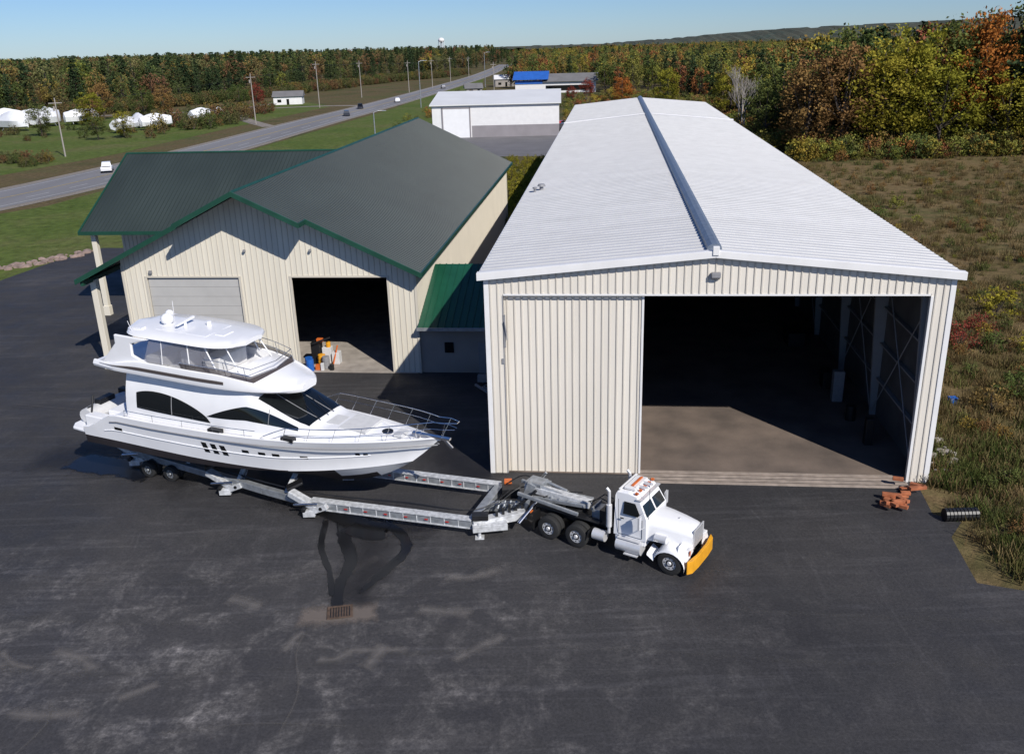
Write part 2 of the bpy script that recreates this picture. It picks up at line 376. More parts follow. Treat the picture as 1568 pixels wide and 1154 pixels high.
while y<L_:
    for s in(-1,1):
        xe=-ov if s<0 else W_+ov; ze=EH-(RH-EH)/(W_/2)*ov
        xr=W_/2+s*.3; zr=RH-.3*(RH-EH)/(W_/2)
        if abs(y-80)>.3: mb.hexa([(xe,y-.05,ze),(xr,y-.05,zr),(xr,y+.05,zr),(xe,y+.05,ze)],[(xe,y-.02,ze+.045),(xr,y-.02,zr+.045),(xr,y+.02,zr+.045),(xe,y+.02,ze+.045)])
    y+=.62
mb.build('roof_ribs',ROOFRIB,shed)
mb=MB()
mb.prism([(W_/2-.34,RH-.02),(W_/2-.30,RH+.16),(W_/2-.12,RH+.26),(W_/2+.12,RH+.26),(W_/2+.30,RH+.16),(W_/2+.34,RH-.02)],'y',.3,L_-.3)
mb.build('ridge_vent',RIDGE,shed)
mb=MB()
for s in(-1,1):
    xe=-ov-.08 if s<0 else W_+ov+.08; ze=EH-(RH-EH)/(W_/2)*(ov+.08)
    mb.prism([(xe,ze+.1),(W_/2,RH+.1),(W_/2,RH-.22),(xe,ze-.26)],'y',-.36,-.255)
    mb.prism([(xe,ze+.1),(W_/2,RH+.1),(W_/2,RH+.01),(xe,ze+.01)],'y',-.25,.0)
    x0=xe if s<0 else xe-.12
    mb.box(x0,x0+.12,-.25,L_,ze-.24,ze-.02)
    mb.prism([(xe,ze+.16),(W_/2-s*-.4,RH+.13),(W_/2-s*-.4,RH+.02),(xe,ze+.02)],'y',79.8,80.2)
mb.build('rake_and_eave_trim',TRIM,shed,.015)
mb=MB().box(W_/2-.14,W_/2+.14,-.42,-.25,RH-.1,RH+.3); mb.build('ridge_end_cap',TRIM,shed,.02)
mb=MB().cyl((.9,24,EH),(.9,24,EH+.35),.14).cyl((.9,24,EH+.35),(.9,24,EH+.5),.3,.22).cyl((.5,23.2,EH),(.5,23.2,EH+.3),.09).cyl((.5,23.2,EH+.3),(.5,23.2,EH+.4),.16)
mb.build('roof_vents',GREY,shed)
mb=MB().box(10.25,10.65,-.3,-.05,10.0,10.22).prism([(-.3,9.995),(-.05,9.995),(-.05,9.86)],'x',10.27,10.63); mb.build('wall_pack_light',GREY,shed,.02)
sheet('floor',[(.2,.1),(W_-.2,.1),(W_-.2,L_-.2),(.2,L_-.2)],.045,CONC,shed)
mb=MB()
for i in range(4): mb.box(DL-.1,DR,-.75+i*.36,-.75+i*.36+.24,.026,.075)
mb.build('threshold_planks',WOODP,shed,.01)
mb=MB()
y=.9
while y<L_:
    for s in(0,1):
        xw=.21 if s==0 else W_-.21; d=1 if s==0 else -1
        mb.hexa([(xw,y,0),(xw+d*.3,y,0),(xw+d*.3,y+.2,0),(xw,y+.2,0)],[(xw,y,EH-.3),(xw+d*.85,y,EH-.3),(xw+d*.85,y+.2,EH-.3),(xw,y+.2,EH-.3)])
        mb.hexa([(xw,y+.01,EH-.95),(W_/2,y+.01,RH-.55),(W_/2,y+.19,RH-.55),(xw,y+.19,EH-.95)],[(xw,y+.01,EH-.2),(W_/2,y+.01,RH-.18),(W_/2,y+.19,RH-.18),(xw,y+.19,EH-.2)])
    y+=7.3
mb.build('steel_frames',FRAMEP,shed)
mb=MB()
for z in(2.2,4.2,6.2,8.2): mb.box(W_-.42,W_-.21,.3,L_-.3,z,z+.09).box(.21,.42,.3,L_-.3,z,z+.09)
for y in(1.0,8.2,22.8,37.4): mb.cyl((W_-.5,y+.2,.4),(W_-.5,y+7.0,8.6),.03).cyl((W_-.5,y+7.0,.4),(W_-.5,y+.2,8.6),.03)
mb.build('wall_girts',FRAMEP,shed)
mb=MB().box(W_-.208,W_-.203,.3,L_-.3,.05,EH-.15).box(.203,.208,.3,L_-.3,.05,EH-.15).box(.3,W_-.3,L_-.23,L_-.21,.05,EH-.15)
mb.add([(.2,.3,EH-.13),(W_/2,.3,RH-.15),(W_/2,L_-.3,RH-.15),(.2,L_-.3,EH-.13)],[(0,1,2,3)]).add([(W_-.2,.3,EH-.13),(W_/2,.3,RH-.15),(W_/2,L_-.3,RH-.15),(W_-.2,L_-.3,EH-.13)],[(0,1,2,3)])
mb.build('shade_wall_ceiling_liner',LINER_SHADE,shed)  # dark back and ceiling sheets added to cut bounced light and darken the interior
mb=MB()
mb.box(18.5,19.1,12,13.0,.05,1.1,1).cyl((19.0,7.4,.05),(19.0,7.4,.9),.28,mi=1).box(17.9,19.0,20,22,.05,1.0,1).box(18.9,19.3,4.0,4.4,.05,1.5,1).box(18.6,19.2,10,10.5,.05,1.9,0)
mb.build('stored_equipment',[GREY,DARK],shed,.03)

# ---------------------------------------------------------------- green roofed building
gb=empty('green_roofed_workshop',(OX,OY,0),YAW)
RX,RZ,SL=-16.7,12.2,.485
GL,GR=-28.4,-5.85; Y0,Y1=13.2,67.4; WY=14.3; WL,WR=-25.8,-6.4; YP=11.9; PW=3.9
def gz(x): return RZ-SL*abs(x-RX)
wt=lambda x:gz(x)-.22
mb=MB()
for a,b,z in((WL,-24.2,0),(-24.2,-17.9,6.4),(-17.9,RX,0),(RX,-14.5,0),(-14.5,-8.2,6.4),(-8.2,WR,0)): wallpiece(mb,a,b,z,wt,WY,WY+.2)
mb.box(WL,WL+.2,WY+.2,66.8,0,gz(WL)-.25).box(WR-.2,WR,WY+.2,66.8,0,gz(WR)-.25)
wallpiece(mb,WL+.2,RX,0,wt,66.6,66.8);wallpiece(mb,RX,WR-.2,0,wt,66.6,66.8)
mb.box(-34.4,WL-.01,30,30.2,0,8.4).box(-34.4,-34.2,30.2,42,0,8.2).box(-34.4,WL-.01,42,42.2,0,8.2)
mb.build('walls',CREAM,gb)
mb=MB(); x=WL+.25
while x<WR:
    if -24.3<x<-17.8 or -14.6<x<-8.1: ribv(mb,x,WY-.003,6.55,wt(x)-.02,.035,.03)
    else: ribv(mb,x,WY-.003,.02,wt(x)-.02,.035,.03)
    x+=.36
y=WY+.4
while y<66:
    mb.prism([(WR+.003,y-.035),(WR+.003,y+.035),(WR+.035,y+.015),(WR+.035,y-.015)],'z',.1,gz(WR)-.3); y+=.36
x=-34.2
while x<WL: ribv(mb,x,29.997,.02,8.3,.035,.03); x+=.36
mb.build('wall_ribs',CREAMR,gb)
mb=MB()
for a,b in((-24.2,-17.9),(-14.5,-8.2)):
    mb.box(a-.1,a+.06,WY-.05,WY-.004,0,6.4).box(b-.06,b+.1,WY-.05,WY-.004,0,6.4).box(a-.1,b+.1,WY-.055,WY-.004,6.4,6.52)
mb.box(WR-.12,WR+.04,WY-.05,WY-.004,0,6.6).box(WL-.04,WL+.12,WY-.05,WY-.004,0,7.2)
mb.build('door_trim',CREAMR,gb,.01)
mb=MB()
for i in range(10): mb.box(-24.14,-17.96,WY+.1,WY+.16,.02+i*.638,.02+i*.638+.625)
mb.build('overhead_door',DOORG,gb,.008)
MB().box(-24.2,-17.9,WY+.162,WY+.19,0,6.4).build('overhead_door_backing',GREY,gb)
sheet('floor',[(WL+.2,WY-.2),(WR-.2,WY-.2),(WR-.2,66.5),(WL+.2,66.5)],.045,CONCL,gb)
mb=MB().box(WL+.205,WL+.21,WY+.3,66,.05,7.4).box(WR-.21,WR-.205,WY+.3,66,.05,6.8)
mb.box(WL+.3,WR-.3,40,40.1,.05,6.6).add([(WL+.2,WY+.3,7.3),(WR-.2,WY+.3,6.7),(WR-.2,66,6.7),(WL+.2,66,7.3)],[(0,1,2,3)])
mb.build('shade_liner',LINER_SHADE,gb)
mb=MB();t=.16
for xe,s in((GL,-1),(GR,1)):
    mb.prism([(xe,gz(xe)),(RX,RZ),(RX,RZ-t),(xe,gz(xe)-t)],'y',Y0,Y1)
    xp=RX+s*PW; mb.prism([(xp,gz(xp)),(RX,RZ),(RX,RZ-t),(xp,gz(xp)-t)],'y',YP,Y0-.003)
VX0=RX-(RZ-12.0)/SL; VX1=RX-(RZ-7.0)/SL
for ye,s in((26.7,1),(45.3,-1)):
    b=[(-35.9,ye,7-t),(VX1+.3,ye,7-t),(VX0+.3,36,12-t),(-35.9,36,12-t)]
    tp=[(-35.9,ye,7),(VX1+.3,ye,7),(VX0+.3,36,12),(-35.9,36,12)]
    mb.hexa(b,tp)
mb.build('roof',GREENR,gb)
mb=MB(); y=YP+.15
while y<Y1:
    for xe in(GL,GR):
        if xe==GL and 27<y<45: xs=RX-(abs(y-36)*5/9.3+.2)/SL
        elif y<Y0: xs=RX+(PW if xe==GR else -PW)
        else: xs=xe
        xr=RX+(.12 if xe==GR else -.12)
        mb.hexa([(xs,y-.03,gz(xs)),(xr,y-.03,gz(xr)),(xr,y+.03,gz(xr)),(xs,y+.03,gz(xs))],[(xs,y-.012,gz(xs)+.035),(xr,y-.012,gz(xr)+.035),(xr,y+.012,gz(xr)+.035),(xs,y+.012,gz(xs)+.035)])
    y+=.34
x=-35.7
while x<VX0-.3:
    for ye,s in((26.7,1),(45.3,-1)):
        yv=ye
        if x>VX1: yv=ye+s*9.3*(x-VX1)/(VX0-VX1)
        z0=7+abs(yv-ye)*5/9.3
        mb.hexa([(x-.03,yv,z0),(x+.03,yv,z0),(x+.03,36,12),(x-.03,36,12)],[(x-.012,yv,z0+.035),(x+.012,yv,z0+.035),(x+.012,36,12.035),(x-.012,36,12.035)])
    x+=.34
mb.build('roof_ribs',GREENRB,gb)
mb=MB()
for xe,s in((GL,-1),(GR,1)):
    xo=xe+s*.06; xp=RX+s*PW
    mb.prism([(xo,gz(xo)+.05),(xp-s*.02,gz(xp)+.05),(xp-s*.02,gz(xp)-.28),(xo,gz(xo)-.28)],'y',Y0-.1,Y0-.003)
    mb.prism([(xp,gz(xp)+.05),(RX,RZ+.05),(RX,RZ-.28),(xp,gz(xp)-.28)],'y',YP-.1,YP-.003)
    xa,xb=sorted((xp+s*.003,xp+s*.08)); mb.box(xa,xb,YP-.1,Y0-.11,gz(xp)-.28,gz(xp)+.02)
    xa,xb=sorted((xe+s*.003,xe+s*.12)); mb.box(xa,xb,Y0,Y1,gz(xe)-.26,gz(xe)+.02)
mb.prism([(RX-.14,RZ-.04),(RX,RZ+.08),(RX+.14,RZ-.04)],'y',YP,Y1)
mb.box(-36.02,VX1-.6,26.55,26.68,6.76,7.03)
mb.prism([(26.6,7.02),(36,12.06),(45.4,7.02),(45.4,6.74),(36,11.76),(26.6,6.74)],'x',-36.05,-35.91)
mb.prism([(35.86,11.97),(36,12.08),(36.14,11.97)],'x',-35.9,VX0)
mb.build('roof_trim',GREENT,gb,.01)
MB().box(-28.2,-28.0,Y0+.1,27,6.1,6.4).build('porch_beam',GREENT,gb)
mb=MB()
for x,y,z in((-28.1,14.7,6.2),(-35.2,27.4,6.7),(-28.1,21,6.2)): mb.box(x-.2,x+.2,y-.2,y+.2,0,z).box(x-.26,x+.26,y-.26,y+.26,0,.8)
mb.build('porch_posts',CREAM,gb,.02)
mb=MB()
for x in(-17.3,-13.0): mb.box(x-.07,x+.07,WY-.25,WY-.04,8.1,8.25)
mb.box(-23.9,-23.7,WY-.2,WY-.04,6.7,6.9).build('wall_lights',GREY,gb,.02)
mb=MB(); mb.hexa([(WR+.05,13.7,3.15),(-.1,13.7,3.15),(-.1,20.6,5.65),(WR+.05,20.6,5.65)],[(WR+.05,13.7,3.27),(-.1,13.7,3.27),(-.1,20.6,5.77),(WR+.05,20.6,5.77)])
x=WR+.4
while x<-.2:
    mb.hexa([(x-.04,13.7,3.272),(x+.04,13.7,3.272),(x+.04,20.6,5.772),(x-.04,20.6,5.772)],[(x-.02,13.7,3.32),(x+.02,13.7,3.32),(x+.02,20.6,5.82),(x-.02,20.6,5.82)]); x+=.45
mb.build('lean_to_roof',GREENB,gb)
mb=MB().box(WR+.02,-.1,14.4,14.6,0,3.3).box(WR+.02,-.1,20.3,20.5,0,5.6); mb.build('lean_to_walls',PALEW,gb)
mb=MB().box(WR+.0,-.05,13.6,13.69,3.08,3.28); mb.build('lean_to_fascia',GALV,gb)
mb=MB().box(-2.6,-1.6,14.34,14.397,0,2.1,0).box(-4.8,-4.2,14.34,14.397,1.4,2.1,1); mb.build('lean_to_door',[GREY,GLASSD],gb)

cl=empty('workshop_clutter',(*LW(-13.7,14.5),.05),YAW)
mb=MB()
for x,y,mi in((-.4,.3,0),(-.2,-.1,0),(.3,.9,1),(.7,.5,5)): mb.cyl((x,y,0),(x,y,.8),.25,mi=mi).cyl((x,y,.3),(x,y,.34),.262,mi=mi).cyl((x,y,.55),(x,y,.59),.262,mi=mi)
mb.box(-.5,.1,1.2,1.9,.0,1.5,4).box(.2,.8,1.4,1.9,0,1.1,3).box(.9,1.4,1.2,1.8,0,.8,3).box(-.1,.3,1.3,1.6,1.5,1.75,2)
mb.cyl((.6,1.6,1.1),(.6,1.6,1.45),.16,mi=1).cyl((1.2,.1,0),(1.2,.1,.4),.15,mi=4).beam((1.0,1.0,0),(1.3,1.4,1.3),.08,.08,2).box(.1,.4,.0,.3,0,.35,2).box(.5,.7,-.1,.1,0,.5,3)
mb.beam((-.3,1.0,1.5),(.9,1.2,1.9),.1,.1,4)
mb.build('barrels_and_boxes',[BLUE,YEL,ORG,LGREY,DARK,GREY],cl,.015)
hs=empty('coiled_hose_and_cart',(*LW(-1.6,11.5),.04),YAW)
mb=MB()
for k in range(3):
    pts=[(.5*math.cos(a*.5)+k*.1,.4*math.sin(a*.5),.05+k*.06) for a in range(14)]; mb.tube(pts,.03,n=6)
mb.beam((-.9,.4,.1),(.2,-1.2,.15),.12,.12).beam((-.5,.8,.05),(-.3,.8,1.0),.05,.05).box(-.8,-.2,.6,1.0,.2,.6)
mb.build('hose',GREY,hs)

# ---------------------------------------------------------------- yacht
yh=math.radians(-22.5); XS=.962
fw=Vector((math.cos(yh),math.sin(yh),0))
bow=Vector((-3.3,35.8,0)); org=bow-fw*19.4*XS
yacht=empty('motor_yacht',(org.x,org.y,1.66),yh,math.radians(2.4)); yacht.scale=(XS,1,1.0)
def sm(a,b,x):
    t=max(0,min(1,(x-a)/(b-a))); return t*t*(3-2*t)
def ysf(x): return 2.38*(1-max(0,(x-8.5)/10.9)**2.3)*(.94+.06*min(1,x/5))
def zsf(x): return 1.35+.95*sm(.3,2.6,x)+.85*(x/19.4)**1.8
def hullsec(x):
    ys=max(0,ysf(x)); zs=zsf(x); zk=zsf(19.4)*max(0,(x-12.2)/7.2)**2.5
    yc=max(0,2.12*(1-max(0,(x-6)/12.6)**2.0)) if x<18.6 else 0; yc=min(yc,ys*.97)
    zc=.5+1.7*(x/19.4)**3; zc=max(zc,zk)
    pts=[(0,zk),(yc*.5,zk+(zc-zk)*.45),(yc,zc)]
    zw=max(zc+.03,.92); zw=min(zw,zs)
    n=7
    for i in range(n+1):
        z=zw+(zs-zw)*i/n; s=(z-zc)/max(1e-4,zs-zc); fl=1+.9*sm(10,17,x)
        pts.append((yc+(ys-yc)*s**fl,z))
    return pts
xs=[.3,.7,1.2,1.7,2.2,2.7]+[3.2+i*.45 for i in range(36)]+[19.3,19.4]
mb=MB(); mf=lambda c:1 if c.z<.92 else 0
for sgn in(1,-1):
    rows=[[(x,sgn*y,z) for y,z in hullsec(x)] for x in xs]; mb.grid(rows,mf=mf)
s0=hullsec(.3); mb.add([(.3,y,z) for y,z in s0]+[(.3,-y,z) for y,z in reversed(s0)],[tuple(range(2*len(s0)))],0)
mb.build('hull',[WHITE,ANTI],yacht,smooth=True)
mb=MB()
rows=[]
for x in xs:
    ys=max(0.0,ysf(x)); z=zsf(x)
    rows.append([(x,-ys,z),(x,-max(0,ys-.1),z+.03),(x,-max(0,ys-.14),z-.12),(x,0,z-.1+.04),(x,max(0,ys-.14),z-.12),(x,max(0,ys-.1),z+.03),(x,ys,z)])
mb.grid(rows).build('deck',WHITE,yacht)
mb=MB()
for sgn in(1,-1):
    mb.tube([(x,sgn*(ysf(x)+.01),zsf(x)-.3) for x in xs[4:-1]],.03,0,6)
mb.build('rub_rail',GREY,yacht)
mb=MB()
for sgn in(1,-1): mb.tube([(x,sgn*(hullsec(x)[6][0]+.015),hullsec(x)[6][1]) for x in xs[3:36]],.025,0,6)
mb.build('hull_knuckle',WHITE,yacht)
def hullpt(x,z,off=.012):
    s=hullsec(x)
    for (y0,z0),(y1,z1) in zip(s[:-1],s[1:]):
        if z0<=z<=z1: return y0+(y1-y0)*(z-z0)/max(1e-5,z1-z0)+off
    return s[-1][0]
mb=MB()
def hwin(x0,x1,z0,z1,sl=0):
    for sg in(1,-1):
        g=[[ (x0+(x1-x0)*i/3+sl*(j/2),sg*hullpt(x0+(x1-x0)*i/3,z0+(z1-z0)*j/2),z0+(z1-z0)*j/2) for j in range(3)] for i in range(4)]
        mb.grid(g)
for k in range(3): hwin(7.95+k*.52,7.95+k*.52+.3,1.38,1.9,-.14)
for x in(10.1,10.95,11.65,13.0): hwin(x,x+.36,1.72,1.87)
hwin(15.6,15.8,2.1,2.22); hwin(15.95,16.15,2.1,2.22); hwin(2.4,2.9,1.55,1.7)
mb.build('hull_windows',GLASSD,yacht)
mb=MB().prism([(-.9,-1.7),(-.6,-2.1),(.5,-2.2),(.5,2.2),(-.6,2.1),(-.9,1.7)],'z',.98,1.14)
mb.box(.3,2.0,-2.05,-1.5,1.1,1.9).box(.3,2.0,1.5,2.05,1.1,1.9).box(1.3,2.3,-1.49,1.49,1.1,2.1)
mb.build('swim_platform',WHITE,yacht,.05)
mb=MB(); rows=[]
for i in range(11):
    t=i/10; x_=-1.5+3*t; w=.62*(math.sin(math.pi*min(1,.25+t*.75)))**.6
    rows.append([(-.25+w*math.cos(a)*.9,x_,1.5+.38*math.sin(a)) for a in [2*math.pi*k/12 for k in range(12)]])
mb.grid(rows,close=True).add(rows[0],[tuple(range(12))]).add(rows[-1],[tuple(range(12))]); mb.build('tender',LGREY,yacht,smooth=True)
mb=MB().box(-.45,-.05,-.7,.3,1.8,2.1,0).cyl((-.25,-1.0,1.9),(-.25,-1.35,1.9),.04,mi=0).box(-.7,.1,1.1,1.5,1.6,2.0,0).cyl((.4,-1.7,1.9),(.1,-1.2,2.6),.05,mi=0)
mb.build('tender_seat',DARK,yacht,.03)
def ss(x):
    zb=zsf(x)-.14; wb=min(1.92,ysf(x)-.46) if x<13 else max(.12,ysf(x)-.5)
    d=zb+.42*(1-sm(14.5,18.0,x))+.06
    if x<10.2: zt=4.5
    else: zt=4.5+(d-4.5)*min(1,((x-10.2)/3.6))**1.0 if x<13.8 else d
    wt=wb-.28*min(1,(zt-zb)/1.5)-.06
    return zb,wb,zt,max(.05,wt)
def sspt(x,t,sg,off=0):
    zb,wb,zt,wt=ss(x); zt2=zt-.10*min(1,(zt-zb))
    b=.10*math.sin(math.pi*t)*min(1,(zt-zb)/2)
    return (x,sg*(wb+(wt-wb)*t+b+off),zb+(zt2-zb)*t)
xs2=[3.0+i*.3 for i in range(51)]
rows=[]
for x in xs2:
    zb,wb,zt,wt=ss(x); r=[]
    for k in range(7): r.append(sspt(x,k/6,-1))
    for k in(.93,.8,.5,0,-.5,-.8,-.93): r.append((x,-wt*k,zt-(.10*min(1,zt-zb))*abs(k)**6))
    for k in range(6,-1,-1): r.append(sspt(x,k/6,1))
    rows.append(r)
mb=MB().grid(rows); mb.add(rows[0],[tuple(range(len(rows[0])))]); mb.build('deckhouse',WHITE,yacht,smooth=True)
mb=MB()
def sidewin(x0,x1,flo,fhi,n=24):
    for sg in(-1,1):
        g=[]
        for i in range(n+1):
            u=i/n; x=x0+(x1-x0)*u; lo,hi=flo(u),fhi(u)
            g.append([sspt(x,lo+(hi-lo)*j/4,sg,.015) for j in range(5)])
        mb.grid(g)
sidewin(3.7,8.2,lambda u:.26-.06*u,lambda u:.27-.06*u+.44*math.sin(math.pi*min(1,u*.85+.15)**.8)**.6)
sidewin(8.0,12.9,lambda u:.34+.25*u**2,lambda u:.345+.52*(1-(1-u)**2.0)-.08*u**6)
g=[]
for i in range(14):
    x=10.75+(13.35-10.75)*i/13; zb,wb,zt,wt=ss(x)
    g.append([(x,wt*k,zt+.018-(.10*min(1,zt-zb))*abs(k)**6) for k in(-.97,-.9,-.75,-.5,-.25,0,.25,.5,.75,.9,.97)])
mb.grid(g); mb.build('deckhouse_glass',GLASSD,yacht,smooth=True)
mb=MB()
for k in(-.36,.36):
    mb.tube([(x,ss(x)[3]*k*1.05,ss(x)[2]+.02) for x in(10.7,11.6,12.5,13.4)],.018,n=6)
for sg in(-1,1):
    mb.tube([sspt(11.4,t,sg,.015) for t in(.45,.6,.8,.93)],.015,n=6).tube([sspt(5.9,t,sg,.02) for t in(.24,.4,.66)],.02,n=6)
mb.build('windscreen_mullions',GREY,yacht)
mb=MB()
for k in(-.6,0.05,.5): mb.beam((13.5,k*1.0,3.25),(12.4,k*1.0+.35,3.75),.03,.02)
mb.box(14.6,16.0,-.8,.8,ss(15)[2]-.05,ss(15)[2]+.05,1); mb.cyl((16.7,0,ss(16.7)[2]-.05),(16.7,0,ss(16.7)[2]+.05),.26,mi=0)
mb.box(8.3,9.0,-2.3,-2.0,zsf(8.6)-.05,zsf(8.6)+.14,0).box(12.3,12.95,-2.1,-1.8,zsf(12.6)-.05,zsf(12.6)+.14,0).box(8.3,9.1,2.0,2.3,zsf(8.6)-.05,zsf(8.6)+.14,0)
mb.cyl((18.3,0,zsf(18)-.05),(18.3,0,zsf(18)+.2),.14,mi=2).box(18.0,19.9,-.1,.1,zsf(18.9)+.02,zsf(18.9)+.12,2).box(17.2,17.6,-.35,.35,zsf(17.4)-.02,zsf(17.4)+.12,1)
mb.box(13.7,14.4,-.5,.5,ss(14)[2]-.03,ss(14)[2]+.03,1).beam((19.6,0,zsf(19)+.02),(20.0,0,zsf(19)-.35),.1,.12,2)
mb.build('deck_fittings',[DARK,LGREY,CHROME],yacht,.015)
def wf(x): return 2.12*(.9+.1*min(1,(x-1.3)/1.5))*(1 if x<7 else math.sqrt(max(.02,1-((x-7)/5.75)**2.6)))
def zf(x): return 4.85+.35*sm(2,4.5,x)-.42*sm(8.5,12.4,x)
xs3=[1.3+i*.3 for i in range(38)]+[12.6]
rows=[]
for x in xs3:
    w=wf(x);z=zf(x); fl=4.8 if x<9.3 else z+.02
    prof=[(0,4.46),(w*.85,4.46),(w*.98,4.58),(w,4.70),(w*.96,z),(w*.92,z+.03),(w*.87,z-.02),(w*.85,fl if x<9.3 else z),(0,fl+(.1 if x>=9.3 else 0))]
    rows.append([(x,y,zz_) for y,zz_ in prof]+[(x,-y,zz_) for y,zz_ in reversed(prof[1:-1])])
mb=MB().grid(rows,close=True); mb.add(rows[0],[tuple(range(len(rows[0])))]); mb.add(rows[-1],[tuple(range(len(rows[0])))])
mb.build('flybridge',WHITE,yacht,smooth=True)
mb=MB()
for sg in(1,-1):
    g=[[(x,sg*(wf(x)*.99+.02-.00),4.82-.02*sm(9,12,x)),(x,sg*(wf(x)*.98+.022),4.82+(zf(x)-4.82)*.42)] for x in [1.8+i*.3 for i in range(26)]]
    mb.grid(g)
mb.build('flybridge_stripe',BRONZE,yacht)
path=[(x,-wf(x)*.9) for x in [6.8+i*.35 for i in range(12)]]; path=path+[(path[-1][0]+.25,0)]+[(x,-y) for x,y in reversed(path)]
g=[[(x,y,zf(x)),(x-.12,y*.97,zf(x)+.24)] for x,y in path]; MB().grid(g).build('flybridge_windscreen',BRONZE,yacht,smooth=True)
mb=MB(); mb.tube([(x-.12,y*.97,zf(x)+.26) for x,y in path],.02)
for x,y in path[4::3]: mb.cyl((x,y*.95,zf(x)),(x-.12,y*.95,zf(x)+.6),.014,n=6)
mb.tube([(x-.12,y*.95,zf(x)+.6) for x,y in path[4:-4]],.018)
mb.build('flybridge_rail',CHROME,yacht)
def ht(x): 
    u=(x-6.2)/3.5; return 1.85*max(.02,1-abs(u)**5)**.5
xs4=[2.71+i*.3 for i in range(24)]
rows=[]
for x in xs4:
    w=ht(x); z=6.3+.04*math.sin((x-2.7)/7*math.pi)-.0
    prof=[(0,z),(w*.9,z-.03),(w,z+.04),(w*.93,z+.13),(w*.5,z+.19),(0,z+.21)]
    rows.append([(x,y,a) for y,a in prof]+[(x,-y,a) for y,a in reversed(prof[1:-1])])
mb=MB().grid(rows,close=True); mb.add(rows[0],[tuple(range(10))]); mb.add(rows[-1],[tuple(range(10))])
mb.box(4.6,7.6,-.9,.9,6.48,6.54)
mb.build('hardtop',WHITE,yacht,smooth=True)
mb=MB()
for y in(-1.9,1.75): mb.prism([(1.9,4.85),(5.0,5.05),(3.9,5.45),(3.9,6.0),(5.0,6.32),(2.9,6.34),(2.9,5.9)],'y',y,y+.15)
mb.build('radar_arch',WHITE,yacht,.05)
mb=MB()
for sg in(-1,1):
    mb.cyl((8.6,sg*1.55,zf(8.6)),(8.0,sg*1.55,6.32),.035).cyl((7.2,sg*1.75,zf(7)),(7.1,sg*1.65,6.32),.03).cyl((9.6,sg*1.2,zf(9)),(8.8,sg*1.1,6.32),.03).cyl((5.6,sg*1.78,zf(6)),(5.6,sg*1.7,6.32),.02)
mb.build('hardtop_posts',WHITE,yacht)
mb=MB()
for sg in(-1,1): mb.add([(4.5,sg*1.8,5.2),(7.15,sg*1.76,5.25),(7.1,sg*1.68,6.3),(4.9,sg*1.72,6.3)],[(0,1,2,3)]).add([(7.25,sg*1.76,5.25),(8.55,sg*1.56,5.25),(8.0,sg*1.56,6.3),(7.2,sg*1.68,6.3)],[(0,1,2,3)])
mb.build('clear_curtains',VINYL,yacht)
mb=MB().box(4.2,5.2,-1.4,1.4,4.8,5.3).box(6.1,6.7,-1.1,-.4,4.8,5.7).box(6.1,6.7,.2,.9,4.8,5.7).box(7.4,8.3,-1.0,1.0,4.8,5.6)
mb.build('flybridge_seats',LGREY,yacht,.06)
mb=MB(); mb.sphere((4.6,-.1,6.78),.33,.85).cyl((4.6,-.1,6.45),(4.6,-.1,6.7),.2).sphere((3.9,.8,6.7),.22,.9)
mb.beam((5.6,-.6,6.72),(5.6,.6,6.82),.12,.09).cyl((5.6,0,6.5),(5.6,0,6.75),.07).cyl((6.6,.5,6.5),(6.6,.5,6.75),.12).box(3.4,4.0,-1.2,-.9,6.47,6.57)
mb.cyl((3.6,1.4,6.45),(3.5,1.5,7.1),.012).cyl((3.6,-1.4,6.45),(3.5,-1.5,6.95),.012).box(7.8,8.3,-.5,.2,6.48,6.56)
mb.build('radar_and_antennas',WHITE,yacht,smooth=True)
mb=MB()
for sg in(1,-1):
    line=[]
    for i in range(15):
        x=11.2+i*.59; hh=.72+.18*sm(14,19,x)-.5*(1-sm(11.0,12.5,x)); y=max(.28,ysf(x)-.05+.12)*sg if x<19 else .3*sg
        line.append((x+.35,y,zsf(x)+hh)); 
        if i%2==0: mb.cyl((x,max(.05,ysf(x)-.08)*sg,zsf(x)),(x+.35,y,zsf(x)+hh),.014,n=6)
    line.append((20.3,.12*sg,zsf(19.4)+.9)); mb.tube(line,.02)
    mb.tube([(a[0]-.12,a[1],a[2]-.33) for a in line[2:]],.011,n=6)
    mb.tube([(x,sg*(ysf(x)-.08),zsf(x)+.35) for x in [3.2+.6*i for i in range(14)]],.016)
    for i in range(0,14,3):
        x=3.2+.6*i; mb.cyl((x,sg*(ysf(x)-.08),zsf(x)),(x,sg*(ysf(x)-.08),zsf(x)+.35),.014,n=6)
mb.tube([(20.3,-.12,zsf(19.4)+.9),(20.3,.12,zsf(19.4)+.9)],.02)
mb.build('deck_rails',CHROME,yacht)

